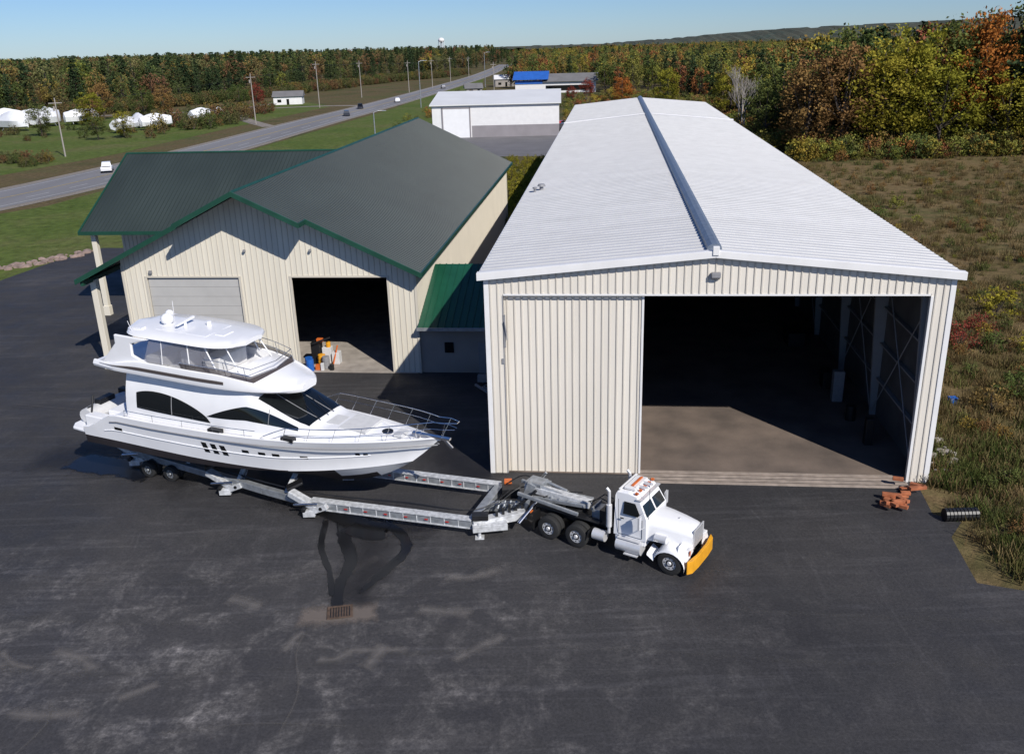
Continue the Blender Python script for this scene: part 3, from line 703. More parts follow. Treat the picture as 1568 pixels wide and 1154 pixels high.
# ---------------------------------------------------------------- trailer
tr=empty('hydraulic_boat_trailer')
near=[(-20.3,42.9,.75),(-17.7,41.2,.85),(-14.2,39.3,.75),(-11.8,37.9,.7),(-9.3,36.6,.62),(-1.9,34.35,.62)]
far=[(-18.9,45.6,.75),(-16.3,44.4,.85),(-13.0,42.9,.75),(-10.5,41.6,.7),(-7.6,39.9,.62),(-.7,37.6,.62)]
mb=MB()
for P_ in(near,far):
    for a,b in zip(P_[:-1],P_[1:]): mb.beam(a,b,.3,.34)
mb.beam(near[-1],far[-1],.4,.4).beam((-18.9,42.1,.85),(-17.6,44.9,.85),.25,.25)
mb.build('main_rails',GALV,tr,.02)
mb=MB()
for P_ in(near,far):
    a=Vector(P_[4]);b=Vector(P_[5])
    for dz in(.19,-.19): mb.beam(a+Vector((0,0,dz)),b+Vector((0,0,dz)),.40,.045)
    for k in range(1,12): q=a.lerp(b,k/12); mb.box(q.x-.02,q.x+.02,q.y-.18,q.y+.18,q.z-.18,q.z+.18)
mb.build('rail_flanges',GALVL,tr)
mb=MB()
def pad(P,w=1):
    x,y=P; mb.beam((x-.9,y+.5,1.05),(x+.5,y-.1,.45),.42,.26,0); mb.beam((x+.1,y-.05,.35),(x+.9,y-.25,.7),.4,.26,0); mb.box(x-.25,x+.3,y-.3,y+.15,.15,.45,0)
    mb.beam((x-1.1,y+.7,1.15),(x-.4,y+.9,1.4),.5,.12,1); mb.cyl((x-.7,y+.1,.6),(x+.5,y-.35,.85),.06,mi=2)
    mb.cyl((x-.2,y-.32,.5),(x-.2,y+.2,.5),.1,mi=1).cyl((x+.6,y-.4,.6),(x+.6,y+.1,.6),.09,mi=1)
for P in((-9.4,36.4),(-13.9,38.8),(-19.6,42.4),(-8.2,40.0),(-12.8,42.6)): pad(P)
# padded arms rising from the rails to the hull bottom
for a in ((-18.6,41.7),(-16.2,40.4),(-13.2,38.7),(-10.6,37.3),(-17.2,44.9),(-14.6,43.6),(-11.8,42.2),(-9.2,40.7)):
    sgy=1 if a[1]<43.5+ (a[0]+18)*-.42-1.3 else -1
    zt=1.95+(a[0]+18)*-.05; t_=Vector((.38*sgy,.92*sgy,0))*.9
    mb.beam((a[0],a[1],.8),(a[0]+t_.x,a[1]+t_.y,zt-.15),.2,.16,0); q=(a[0]+t_.x,a[1]+t_.y); mb.beam((q[0]-.5,q[1]+.2,zt-.06),(q[0]+.5,q[1]-.2,zt-.08),.28,.12,1)
    mb.cyl((a[0]+.2,a[1],.7),(a[0]+.2+t_.x*.7,a[1]+t_.y*.7,zt-.3),.05,mi=2)
mb.build('lift_arms',[GALVL,DARK,CHROME],tr,.02)
def wheel(mb,c,ax,r,w,n=24,mt=0,mr=1):
    c=Vector(c);ax=Vector(ax).normalized()
    prof=[(r*.55,-w/2),(r*.86,-w/2),(r*.97,-w*.42),(r,-w*.3),(r,w*.3),(r*.97,w*.42),(r*.86,w/2),(r*.55,w/2)]
    up=Vector((0,0,1));a=ax.cross(up).normalized();rows=[]
    for i in range(n+1):
        t=2*math.pi*i/n; d=a*math.cos(t)+up*math.sin(t); rows.append([c+d*q+ax*h for q,h in prof])
    mb.grid(rows,mt)
    for s in(-1,1):
        mb.cyl(c+ax*s*w*.18,c+ax*s*w*.36,r*.58,r*.56,n,mr); mb.cyl(c+ax*s*w*.36,c+ax*s*w*.40,r*.30,r*.26,n,2); mb.cyl(c+ax*s*w*.36,c+ax*s*w*.58,r*.2,r*.14,10,mr)
        for k in range(8):
            t=k*math.pi/4; q=c+(a*math.cos(t)+up*math.sin(t))*r*.42; mb.cyl(q+ax*s*w*.355,q+ax*s*w*.37,r*.06,None,6,2)
mb=MB(); tn=Vector((.38,.925,0))
for P in((-18.4,41.1),(-17.1,40.55),(-17.2,44.3),(-15.9,43.75)):
    for k in(0,.36): wheel(mb,(P[0]+tn.x*k,P[1]+tn.y*k,.42),tn,.42,.28)
mb.build('wheels',[RUBBER,GALV,DARK],tr,smooth=True)
mb=MB()
for P_ in(near,far):
    a=Vector(P_[4]);b=Vector(P_[5])
    for k in range(7): q=a.lerp(b,.1+k/8); q2=a.lerp(b,.1+k/8+.02); o_=Vector((-.07,-.215,.02)); mb.beam(q+o_,q2+o_,.02,.05)
mb.build('reflective_tape',RED,tr)
mb=MB()
for k in range(3):
    l=smoothline([(-20,42.6-k*.1,1.1),(-15,39.9,.98+.05*k),(-9.6,37,1.0),(-5,35.8,.9+.03*k),(-1.8,34.9,.95),(-.2,36,1.3)],5); mb.tube(l,.02,n=6)
mb.tube(smoothline([(-.9,35.2,.9),(.2,35.6,1.6),(1.2,35.9,1.3),(2.6,35.2,1.4)],6),.025,n=6).tube(smoothline([(-.4,36.6,1.3),(.5,36.2,1.9),(1.5,35.5,1.5),(2.9,34.6,1.8)],6),.025,n=6).tube(smoothline([(-1.5,34.4,1.1),(-.5,34.7,1.5),(.6,35.2,1.1),(1.4,34.6,1.7)],6),.022,n=6)
mb.build('hydraulic_hoses',DARK,tr)
mb=MB()
mb.beam((-1.9,34.3,.6),(.4,35.0,.65),.45,.34,0).beam((-.7,37.6,.6),(.6,35.9,.8),.3,.3,3).beam((-1.3,35.9,.6),(.4,35.5,.7),.4,.34,3)
mb.beam((.3,35.5,.5),(.8,35.3,2.0),.5,.4,3).beam((.5,35.5,1.75),(3.2,34.0,1.55),.42,.3,0).beam((.3,36.1,1.7),(2.9,34.6,1.4),.12,.14,3).beam((.1,34.9,1.7),(2.6,33.4,1.4),.12,.14,3)
mb.box(-.6,.2,36.3,36.9,.7,1.15,4).box(-.5,-.15,36.9,37.25,.9,1.25,2).cyl((.1,34.2,.6),(1.1,35.2,1.3),.08,mi=1).cyl((-.1,34.9,.9),(.9,34.7,1.9),.07,mi=4)
mb.cyl((.6,36.4,.9),(1.4,36.0,2.1),.07,mi=1).box(.5,1.2,35.6,36.2,1.2,1.7,4).box(-1.9,-1.2,34.15,34.55,.8,1.05,4)
for k in range(6): mb.box(-.9+k*.28,-.78+k*.28,34.5+k*.15,34.62+k*.15,.8,1.0+.1*(k%3),4).cyl((-.8+k*.25,35.2,.8),(-.7+k*.25,35.4,1.1),.05,mi=3)
mb.build('gooseneck',[GALVL,CHROME,ORG,GALV,DARK],tr,.015)
mb=MB().beam((-1.9,34.1,.5),(-.4,34.3,.5),.4,.3).cyl((-1.6,34.1,.02),(-1.6,34.1,.7),.07).box(-1.8,-1.4,33.9,34.3,.026,.06); mb.build('front_jack',GALVL,tr,.02)

# ---------------------------------------------------------------- truck
hd=math.radians(-33.5); p=Vector((math.sin(-hd),math.cos(hd),0))
tc=Vector((6.05,30.85,0))+p*1.08
truck=empty('semi_truck',(tc.x,tc.y,.024),hd)
mb=MB()
for s in(-1,1): mb.box(-6.6,.7,s*.42-.05,s*.42+.05,.78,1.02)
for x in(-6.5,-5.5,-4.2,-3.2,-1.5): mb.box(x-.1,x+.1,-.36,.36,.8,.98)
mb.cyl((0,-.95,.5),(0,.95,.5),.09).cyl((-4.2,-.9,.52),(-4.2,.9,.52),.12).cyl((-5.55,-.9,.52),(-5.55,.9,.52),.12)
mb.box(-5.2,-3.9,-.5,.5,1.03,1.2).cyl((-4.8,0,1.2),(-4.8,0,1.28),.5).box(-1.3,.5,-.36,.36,.55,1.1)
mb.build('chassis',DARK,truck,.01)
mb=MB()
for s in(-1,1):
    wheel(mb,(0,s*1.05,.52),(0,1,0),.52,.3)
    for x in(-4.2,-5.55):
        for k in(.78,1.1): wheel(mb,(x,s*k,.52),(0,1,0),.52,.28)
mb.build('wheels',[RUBBER,ALU,DARK],truck,smooth=True)
mb=MB(); rows=[]
for x,w,zb,zt in((-1.15,.86,1.1,2.02),(-.6,.8,1.1,1.98),(0,.7,1.08,1.92),(.5,.6,1.05,1.84),(.68,.56,1.05,1.78)):
    rows.append([(x,-w,zb),(x,-w,zt-.28),(x,-w*.92,zt-.12),(x,-w*.72,zt-.03),(x,-w*.3,zt+.01),(x,w*.3,zt+.01),(x,w*.72,zt-.03),(x,w*.92,zt-.12),(x,w,zt-.28),(x,w,zb)])
mb.grid(rows); mb.add(rows[-1],[tuple(range(10))])
for s in(-1,1):
    rows=[]
    for k in range(13):
        a=math.radians(-12+k*17); r=.66
        x=r*math.cos(a); z=.5+r*math.sin(a)*.92
        if k==12: x=-.95; z=.75
        rows.append([(x,s*.6,z+.12),(x,s*.95,z+.06),(x,s*1.2,z),(x,s*1.24,z-.08)])
    mb.grid(rows)
    mb.hexa([(.3,s*.5,.95),(.72,s*.5,.95),(.72,s*1.15,.75),(.3,s*1.2,.9)],[(.3,s*.55,1.3),(.7,s*.52,1.25),(.7,s*.95,1.15),(.3,s*1.0,1.28)])
mb.build('hood_and_fenders',WHITE,truck,smooth=True)
side=[(-1.12,1.05),(-1.12,2.03),(-1.48,2.72),(-1.62,2.86),(-2.0,2.93),(-2.5,2.9),(-2.55,2.75),(-2.55,1.05)]
def cw(z): return .98 if z<2.0 else .98-.15*(z-2.0)/.9
rows=[[(x,-cw(z),z) for x,z in side],[(x,-cw(z)*.9,z+(.03 if z>2.7 else 0)) for x,z in side],[(x,cw(z)*.9,z+(.03 if z>2.7 else 0)) for x,z in side],[(x,cw(z),z) for x,z in side]]
mb=MB().grid(rows); mb.add(rows[0],[tuple(range(8))]).add(rows[3],[tuple(range(8))]); mb.box(-2.5,-1.15,-.95,.95,.8,1.045)
mb.build('cab',WHITE,truck,.03)
mb=MB()
for s in(-1,1):
    y=lambda z:s*(cw(z)+.012)
    mb.add([(-1.5,y(2.0),2.08),(-2.15,y(2.0),2.08),(-2.15,y(2.58),2.60),(-1.66,y(2.58),2.60),(-1.42,y(2.1),2.2)],[(0,1,2,3,4)])
    mb.add([(-1.135,s*.06,2.11),(-1.135,s*.86,2.11),(-1.44,s*.80,2.63),(-1.44,s*.06,2.63)],[(0,1,2,3)])
mb.add([(-2.565,-.5,2.15),(-2.565,.5,2.15),(-2.565,.5,2.6),(-2.565,-.5,2.6)],[(0,1,2,3)])
g_=mb.build('cab_windows',GLASSD,truck)
g_.location=(.012,0,0)
mb=MB()
for s in(-1,1): 
    for x0,x1,z0,z1 in((-2.35,-2.335,1.15,2.7),(-1.3,-1.285,1.15,2.0),(-2.33,-1.305,1.12,1.135)):
        ya,yb=sorted((s*.985,s*.995)); mb.box(x0,x1,ya,yb,z0,z1)
    ya,yb=sorted((s*.985,s*1.02)); mb.box(-2.25,-2.1,ya,yb,1.85,1.89)
mb.box(.685,.70,-.45,.45,1.1,1.72)
mb.build('door_seams',DARK,truck)
mb=MB()
mb.beam((-1.5,-.9,2.78),(-1.5,.9,2.78),.26,.04)
for i in range(9): mb.box(.70,.73,-.44+i*.11-.02,-.44+i*.11+.02,1.08,1.74)
mb.box(.69,.735,-.5,-.45,1.05,1.78).box(.69,.735,.45,.5,1.05,1.78).box(.69,.735,-.5,.5,1.785,1.83)
for s in(-1,1):
    mb.cyl((-2.78,s*.95,1.0),(-2.78,s*.95,2.9),.065).cyl((-2.78,s*.95,1.3),(-2.78,s*.95,2.3),.12).cyl((-2.78,s*.95,2.9),(-2.9,s*.95,3.02),.065)
    mb.cyl((-2.35,s*.98,.72),(-1.25,s*.98,.72),.3).cyl((-3.5,s*.9,.75),(-2.95,s*.9,.75),.24)
    mb.box(-1.95,-1.35,s*1.22-.08,s*1.22+.08,.42,.46).box(-2.3,-1.3,s*.98-.2,s*.98+.2,1.025,1.04)
    mb.box(-1.3,-1.22,s*1.3-.1,s*1.3+.1,1.75,2.3).cyl((-1.2,s*.95,2.35),(-1.26,s*1.3,2.35),.015,n=6).cyl((-1.2,s*.95,1.7),(-1.26,s*1.3,1.7),.015,n=6)
    mb.cyl((-.75,s*.9,1.35),(-.25,s*.9,1.35),.16)
mb.cyl((-1.9,.2,3.05),(-1.4,.2,3.05),.05).cyl((-1.9,-.2,3.05),(-1.45,-.2,3.05),.05).cyl((-.1,-.0,1.95),(-.1,0,2.0),.03)
mb.build('chrome_parts',ALU,truck,smooth=True)
mb=MB()
for s in(-1,1): mb.box(.6,.75,s*.78-.14,s*.78+.14,1.0,1.22)
mb.box(-2.3,-1.8,-.6,.6,2.98,3.1).box(-2.45,-2.35,-.8,.8,3.0,3.06)
mb.build('headlights_and_beacon',TRIM,truck,.03)
mb=MB()
mb.prism([(.80,-1.25),(.94,-1.05),(.98,-.5),(.98,.5),(.94,1.05),(.80,1.25),(.76,1.25),(.86,.5),(.86,-.5),(.76,-1.25)],'z',.30,.86)
mb.build('bumper',YEL,truck,.015)
mb=MB()
for y in(-.75,-.4,0,.4,.75): mb.box(-1.72,-1.6,y-.05,y+.05,2.95,3.02)
mb.box(-2.05,-1.95,-.45,.45,3.11,3.15).box(-6.62,-6.58,-.95,-.75,.85,.95).box(.76,.78,-1.0,-.92,1.0,1.2)
mb.build('marker_lights',ORG,truck)
mb=MB()
for s in(-1,1):
    mb.beam((-3.6,s*.95,.95),(-3.72,s*.95,.5),.6,.03).beam((-6.25,s*.95,1.1),(-6.3,s*.95,.25),.6,.03)
mb.box(-3.4,-2.9,-.6,.6,1.05,1.7).box(-3.1,-3.0,-.7,.7,1.0,2.0)
mb.tube([(-3.0,.2,1.9),(-3.6,.25,2.0),(-4.2,.1,1.5)],.025).tube([(-3.0,-.2,1.9),(-3.5,-.3,2.1),(-4.3,-.1,1.6)],.025)
mb.box(-6.5,-3.3,-.8,-.5,1.15,1.19).box(-6.5,-3.3,.5,.8,1.15,1.19)
mb.cyl((-1.7,-1.25,.3),(-1.7,-1.25,.35),.03).cyl((-1.1,-.8,2.0),(-1.05,-.85,3.9),.012,n=5)
mb.build('mudflaps_and_headboard',DARK,truck,.01)
mb=MB().box(-3.9,-3.42,-.35,.35,1.1,1.5).beam((-6.9,-.5,1.35),(-4.2,-.35,1.55),.14,.16).beam((-6.9,.5,1.35),(-4.2,.35,1.55),.14,.16).box(-7.2,-6.4,-.4,.3,1.5,2.0).box(-7.1,-6.6,.45,.9,1.2,1.6)
for i in range(6): mb.box(-5.9+i*.4,-5.82+i*.4,-.45,.45,1.5,1.6)
mb.cyl((-6.8,-.3,1.9),(-5.4,-.2,1.7),.07).cyl((-6.8,.3,1.9),(-5.4,.2,1.7),.07)
mb.build('deck_equipment',GALV,truck,.02)

# ---------------------------------------------------------------- small yard things
st=empty('orange_block_stack',(18.2,37.2,.03),-.6)
mb=MB()
for k in range(18):
    x=U(-.5,.6);y=U(-2.6,.3);a=U(-.5,.9); l=U(.4,.9)
    mb.beam((x-l/2*math.cos(a),y-l/2*math.sin(a),.1+.16*(k%3)),(x+l/2*math.cos(a),y+l/2*math.sin(a),.1+.16*(k%3)),.2,.15)
mb.build('blocks',BRICKO,st,.015)
pc=empty('black_drain_pipe',(19.3,34.4,.3),0)
mb=MB(); 
for i in range(9): mb.cyl((-.7+i*.16,0,0),(-.7+i*.16+.12,0,0),.29).cyl((-.7+i*.16+.12,0,0),(-.7+i*.16+.16,0,0),.25)
mb.build('pipe',DARK,pc)
mb=MB()
for k in range(150):
    y=U(1,24); x,y2=LW(W_+U(.2,2.2),y); s=U(.06,.26); mb.sphere((x,y2,s*.3+.3*R()),s,.6,n=6)
mb.build('rubble_stones',CONCL)
mb=MB()
for k in range(420):
    t=R(); x=-75+30*t; y=72+26*t+U(-1.8,1.8)-4*math.sin(t*3); s=U(.15,.5); mb.sphere((x,y,s*.2),s,.5,n=6)
mb.build('stone_riprap',CURB)
bl=empty('blue_bin',(*LW(W_+4.5,10),.0),0)
MB().box(-.2,.2,-.2,.2,0,.4).build('bin',BLUE,bl,.04)
MB().box(-.22,.22,-.22,.22,.405,.44).build('lid',BLUE,bl,.02)

# ---------------------------------------------------------------- background buildings
wb=empty('white_warehouse',(-16.5,214,0),-.06)
mb=MB().box(0,29,0,34,2.6,7.2).box(0,9,-.001,.2,0,2.6); mb.build('walls',TRIM,wb)
MB().box(9,29,.01,34,0,2.59).box(.01,8.99,.21,34,0,2.59).build('wainscot',MAUVE,wb)
mb=MB()
mb.hexa([(-.5,-.6,7.1),(29.5,-.6,7.1),(29.5,17,9.2),(-.5,17,9.2)],[(-.5,-.6,7.35),(29.5,-.6,7.35),(29.5,17,9.45),(-.5,17,9.45)])
mb.hexa([(-.5,17,9.2),(29.5,17,9.2),(29.5,35,7.1),(-.5,35,7.1)],[(-.5,17,9.45),(29.5,17,9.45),(29.5,35,7.35),(-.5,35,7.35)])
mb.build('roof',ROOFW2,wb)
MB().box(2.5,8.5,-.15,-.02,0,6.4).build('sliding_door',WHITE,wb)
mb=MB().box(2.2,2.5,-.2,-.01,0,6.7).box(8.5,8.8,-.2,-.01,0,6.7).box(2.2,8.8,-.2,-.01,6.4,6.7).box(-.05,-.01,0,34,0,7); mb.build('door_frame',MAUVE,wb)
bb=empty('blue_roofed_store',(5,400,0),-.1)
MB().box(0,34,0,16,0,4.5).build('walls',TRIM,bb)
MB().prism([(-1,4.5),(8,7.5),(17,4.5)],'x',12,35).build('grey_roof',GREYROOF,bb)
MB().prism([(-1.5,5.5),(8,8.6),(17.5,5.5)],'x',-1,14).build('blue_roof',BLUER,bb)
MB().box(0,11.5,-.3,-.02,3.8,5.0).build('sign_band',BLUER,bb)
MB().box(13,32,-.2,-.02,1,3).build('shop_windows',GLASSD,bb)
for nm,x,y,w_,d_,h_,rm in(('small_house',-90,368,11,8,3,GREYROOF),('distant_house',-4,470,12,9,3.5,TRIM),('roadside_store',-16,400,7,8,2.6,GREYROOF)):
    e=empty(nm,(x,y,0),.1); MB().box(0,w_,0,d_,0,h_).build('walls',PALEW if nm!='small_house' else TRIM,e)
    MB().prism([(-.6,h_),(d_/2,h_+2),(d_+.6,h_)],'x',-.5,w_+.5).build('roof',rm,e)
    MB().box(1.5,3,-.05,-.01,.9,2).box(5,6,-.05,-.01,0,2.1).build('windows',GLASSD,e)
wtw=empty('water_tower',(-95,1500,0)); mb=MB()
mb.sphere((0,0,28),5,.75,n=16)
for k in range(6): a=k*math.pi/3; mb.cyl((6*math.cos(a),6*math.sin(a),0),(4*math.cos(a),4*math.sin(a),27),.35)
mb.cyl((0,0,0),(0,0,26),.9).build('tank_and_legs',TRIM,wtw)
def wrapped(x,y,l,h,a):
    e=empty('shrink_wrapped_boat',(x,y,.2),a); rows=[]
    pk=U(.3,.6)
    for i in range(15):
        t=i/14; w=h*.42*(1-max(0,(t-.55)/.47)**2.2)+.05; z0=.6+.8*max(0,t-.6)**1.5; sh=h*.5; top=h*(1-.55*abs(t-pk)**1.2)+R()*.12
        rows.append([(l*t,0,z0),(l*t,-w*.8,z0+.4),(l*t,-w,sh),(l*t,-w*.7,top*.76),(l*t,-w*.1,top),(l*t,w*.1,top),(l*t,w*.7,top*.76),(l*t,w,sh),(l*t,w*.8,z0+.4)])
    mb=MB().grid(rows,close=True); mb.add(rows[0],[tuple(range(9))]).add(rows[-1],[tuple(range(9))]); mb.build('wrapped_hull',SHRINK,e,smooth=True)
    mb=MB()
    for t in(.2,.6): 
        for s in(-1,1): mb.beam((l*t,s*h*.42,0),(l*t,s*h*.25,1.2),.12,.12)
    mb.build('jack_stands',GALV,e)
for x,y,l,h,a in((-155,279,10,5.0,.9),(-148,277,11,5.6,-.5),(-142,283,10,5.4,1.2),(-150,292,11,5,0),(-136,290,10,4.8,.6),(-106,254,9,4.2,1.2),(-102,262,9,4.2,.7),(-104,270,8,4,2.3),(-97,290,8,3.8,.9),(-92,298,8,3.4,1.6),(-160,290,11,5.4,.3),(-147,300,10,5,1.9)):
    wrapped(x,y,l,h,a)
def pole(nm,x,y,h,arm=True):
    e=empty(nm,(x,y,0),U(0,.6)); mb=MB().cyl((0,0,0),(0,0,h),.17,.11,8)
    if arm=='lamp': mb.tube([(0,0,h),(1,0,h+.4),(2.2,0,h+.4)],.06).box(2.0,2.9,-.2,.2,h+.3,h+.45)
    elif arm: mb.box(-1.3,1.3,-.07,.07,h-1.1,h-.95).cyl((-.4,.25,h-2.6),(-.4,.25,h-1.7),.2)
    mb.build('pole',BARKL if arm!='lamp' else GALV,e)
poles=[(-94,197.6,12),(-72.8,273.7,14),(-67.3,343,16),(-61,405,15),(-44,440,14),(-36,480,14),(-30,540,14),(-22,610,13)]
for x,y,h in poles: pole('utility_pole',x,y,h)
pole('street_lamp',-28.8,326,15,'lamp'); pole('street_lamp',-30,215,6,'lamp'); pole('utility_pole',-4,400,13); pole('street_lamp',-9,470,16,'lamp')
mb=MB()
for (x0,y0,h0),(x1,y1,h1) in zip(poles[:-1],poles[1:]):
    for o in(-1,1):
        pts=[(x0+(x1-x0)*t+o,y0+(y1-y0)*t,(h0+(h1-h0)*t)-.9-1.6*4*t*(1-t)*.4) for t in[k/8 for k in range(9)]]; mb.tube(pts,.02,n=5)
mb.build('power_lines',DARK)
def car(nm,x,y,a,col,kind='suv'):
    cm=mat(nm+'_paint',col,.25,0,.05,2); e=empty(nm,(x,y,.05),a)
    body=[(-2.3,.4),(-2.35,.8),(-2.2,1.05),(.9,1.05),(2.1,.92),(2.35,.7),(2.35,.4)]
    if kind=='pickup': cab=[(-.6,1.0),(-.5,1.75),(.6,1.8),(1.25,1.05)]
    else: cab=[(-2.2,1.0),(-2.0,1.65),(.3,1.72),(1.15,1.05)]
    mb=MB().prism(body,'y',-.92,.92,0)
    rows=[[(px,-.88+(.16 if pz>1.3 else 0),pz) for px,pz in cab],[(px,.88-(.16 if pz>1.3 else 0),pz) for px,pz in cab]]
    mb.grid(rows,0,False); mb.add(rows[0],[tuple(range(4))],1).add(rows[1],[tuple(range(4))],1)
    if kind=='pickup': mb.box(-2.2,-.7,-.75,.75,1.051,1.06,2)
    mb.add([(cab[2][0]+.06,-.7,cab[2][1]-.05),(cab[2][0]+.06,.7,cab[2][1]-.05),(cab[3][0]+.03,.8,cab[3][1]+.05),(cab[3][0]+.03,-.8,cab[3][1]+.05)],[(0,1,2,3)],1)
    mb.build('body',[cm,GLASSD,DARK],e,.04)
    mb=MB()
    for wx in(-1.45,1.45):
        for s in(-.85,.85): wheel(mb,(wx,s,.36),(0,1,0),.36,.24,14)
    mb.build('wheels',[RUBBER,GALV,DARK],e)
car('white_pickup_truck',-73,168.5,1.9,(.75,.75,.76),'pickup')
car('dark_car',-49.8,296,1.75,(.03,.035,.05)); car('dark_suv',-50.5,330,-1.4,(.02,.02,.025)); car('white_car',-41,362,1.75,(.7,.7,.7)); car('grey_car',-30,470,1.75,(.2,.2,.22))
car('parked_van',-21,228,0,(.03,.03,.03)); car('parked_car',-22,240,0,(.5,.5,.5)); car('parked_car',14.5,225,1.2,(.05,.05,.06)); car('parked_car',14,232,1.2,(.4,.03,.03))
for k in range(6): car('parked_car',-8+k*5,378+U(-3,3),1.5,random.choice([(.5,.5,.5),(.05,.05,.06),(.3,.05,.04)]))

# ---------------------------------------------------------------- vegetation
def leafmat(name,stops,trans=0):
    m=bpy.data.materials.new(name); m.use_nodes=True; nt=m.node_tree; nt.nodes.clear(); N=nt.nodes.new;L=nt.links.new
    out=N('ShaderNodeOutputMaterial'); oi=N('ShaderNodeObjectInfo'); at=N('ShaderNodeAttribute'); at.attribute_name='lv'
    c=ramp(nt,oi.outputs['Random'],stops)
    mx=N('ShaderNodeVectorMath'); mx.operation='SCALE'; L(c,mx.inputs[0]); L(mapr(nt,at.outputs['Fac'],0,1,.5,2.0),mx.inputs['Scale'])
    d=N('ShaderNodeBsdfDiffuse'); L(mx.outputs[0],d.inputs[0])
    if trans:
        t=N('ShaderNodeBsdfTranslucent'); L(mx.outputs[0],t.inputs[0])
        ms=N('ShaderNodeMixShader'); ms.inputs[0].default_value=trans; L(d.outputs[0],ms.inputs[1]); L(t.outputs[0],ms.inputs[2]); L(ms.outputs[0],out.inputs[0])
    else: L(d.outputs[0],out.inputs[0])
    return m
G1=(.055,.075,.022);G2=(.080,.092,.028);Y1_=(.22,.16,.03);O1=(.23,.10,.03);R1=(.14,.05,.03);RU=(.12,.08,.04);YG=(.135,.14,.028)
LM_PINE=leafmat('pine_needles',[(0,(.025,.042,.02)),(.5,(.038,.056,.024)),(1,(.052,.066,.027))])
LM_LEFT=leafmat('muted_autumn_leaves',[(0,G1),(.3,(.06,.07,.025)),(.55,(.09,.085,.035)),(.75,(.11,.08,.035)),(.9,(.12,.06,.035)),(1,(.15,.12,.03))])
LM_MIX=leafmat('mixed_autumn_leaves',[(0,G1),(.35,G2),(.5,(.10,.09,.03)),(.66,YG),(.82,(.12,.08,.03)),(.92,Y1_),(1,R1)])
LM_AUT=leafmat('autumn_leaves',[(0,G2),(.25,YG),(.45,Y1_),(.6,RU),(.75,O1),(.88,R1),(1,YG)])
LM_GRN=leafmat('green_leaves',[(0,G1),(1,G2)],.2); LM_YG=leafmat('yellow_green_leaves',[(0,(.15,.15,.02)),(1,(.20,.17,.025))],.25)
LM_ORG=leafmat('orange_leaves',[(0,(.30,.10,.025)),(1,(.26,.12,.03))],.25); LM_RUST=leafmat('rust_leaves',[(0,(.15,.08,.035)),(1,(.18,.11,.04))],.15)
LM_RED=leafmat('red_leaves',[(0,(.14,.03,.025)),(1,(.18,.045,.03))],.2)
def leafquad(vs,fs,c,s,rnd):
    n=Vector((rnd.gauss(0,1),rnd.gauss(0,1),rnd.gauss(0,1)+.4)).normalized(); a=n.orthogonal().normalized(); b=n.cross(a)
    ang=rnd.uniform(0,6.28); a2=a*math.cos(ang)+b*math.sin(ang); b2=n.cross(a2)
    o=len(vs); vs+= [c-a2*s,c-b2*s*.6,c+a2*s,c+b2*s*.6]; fs.append((o,o+1,o+2,o+3))
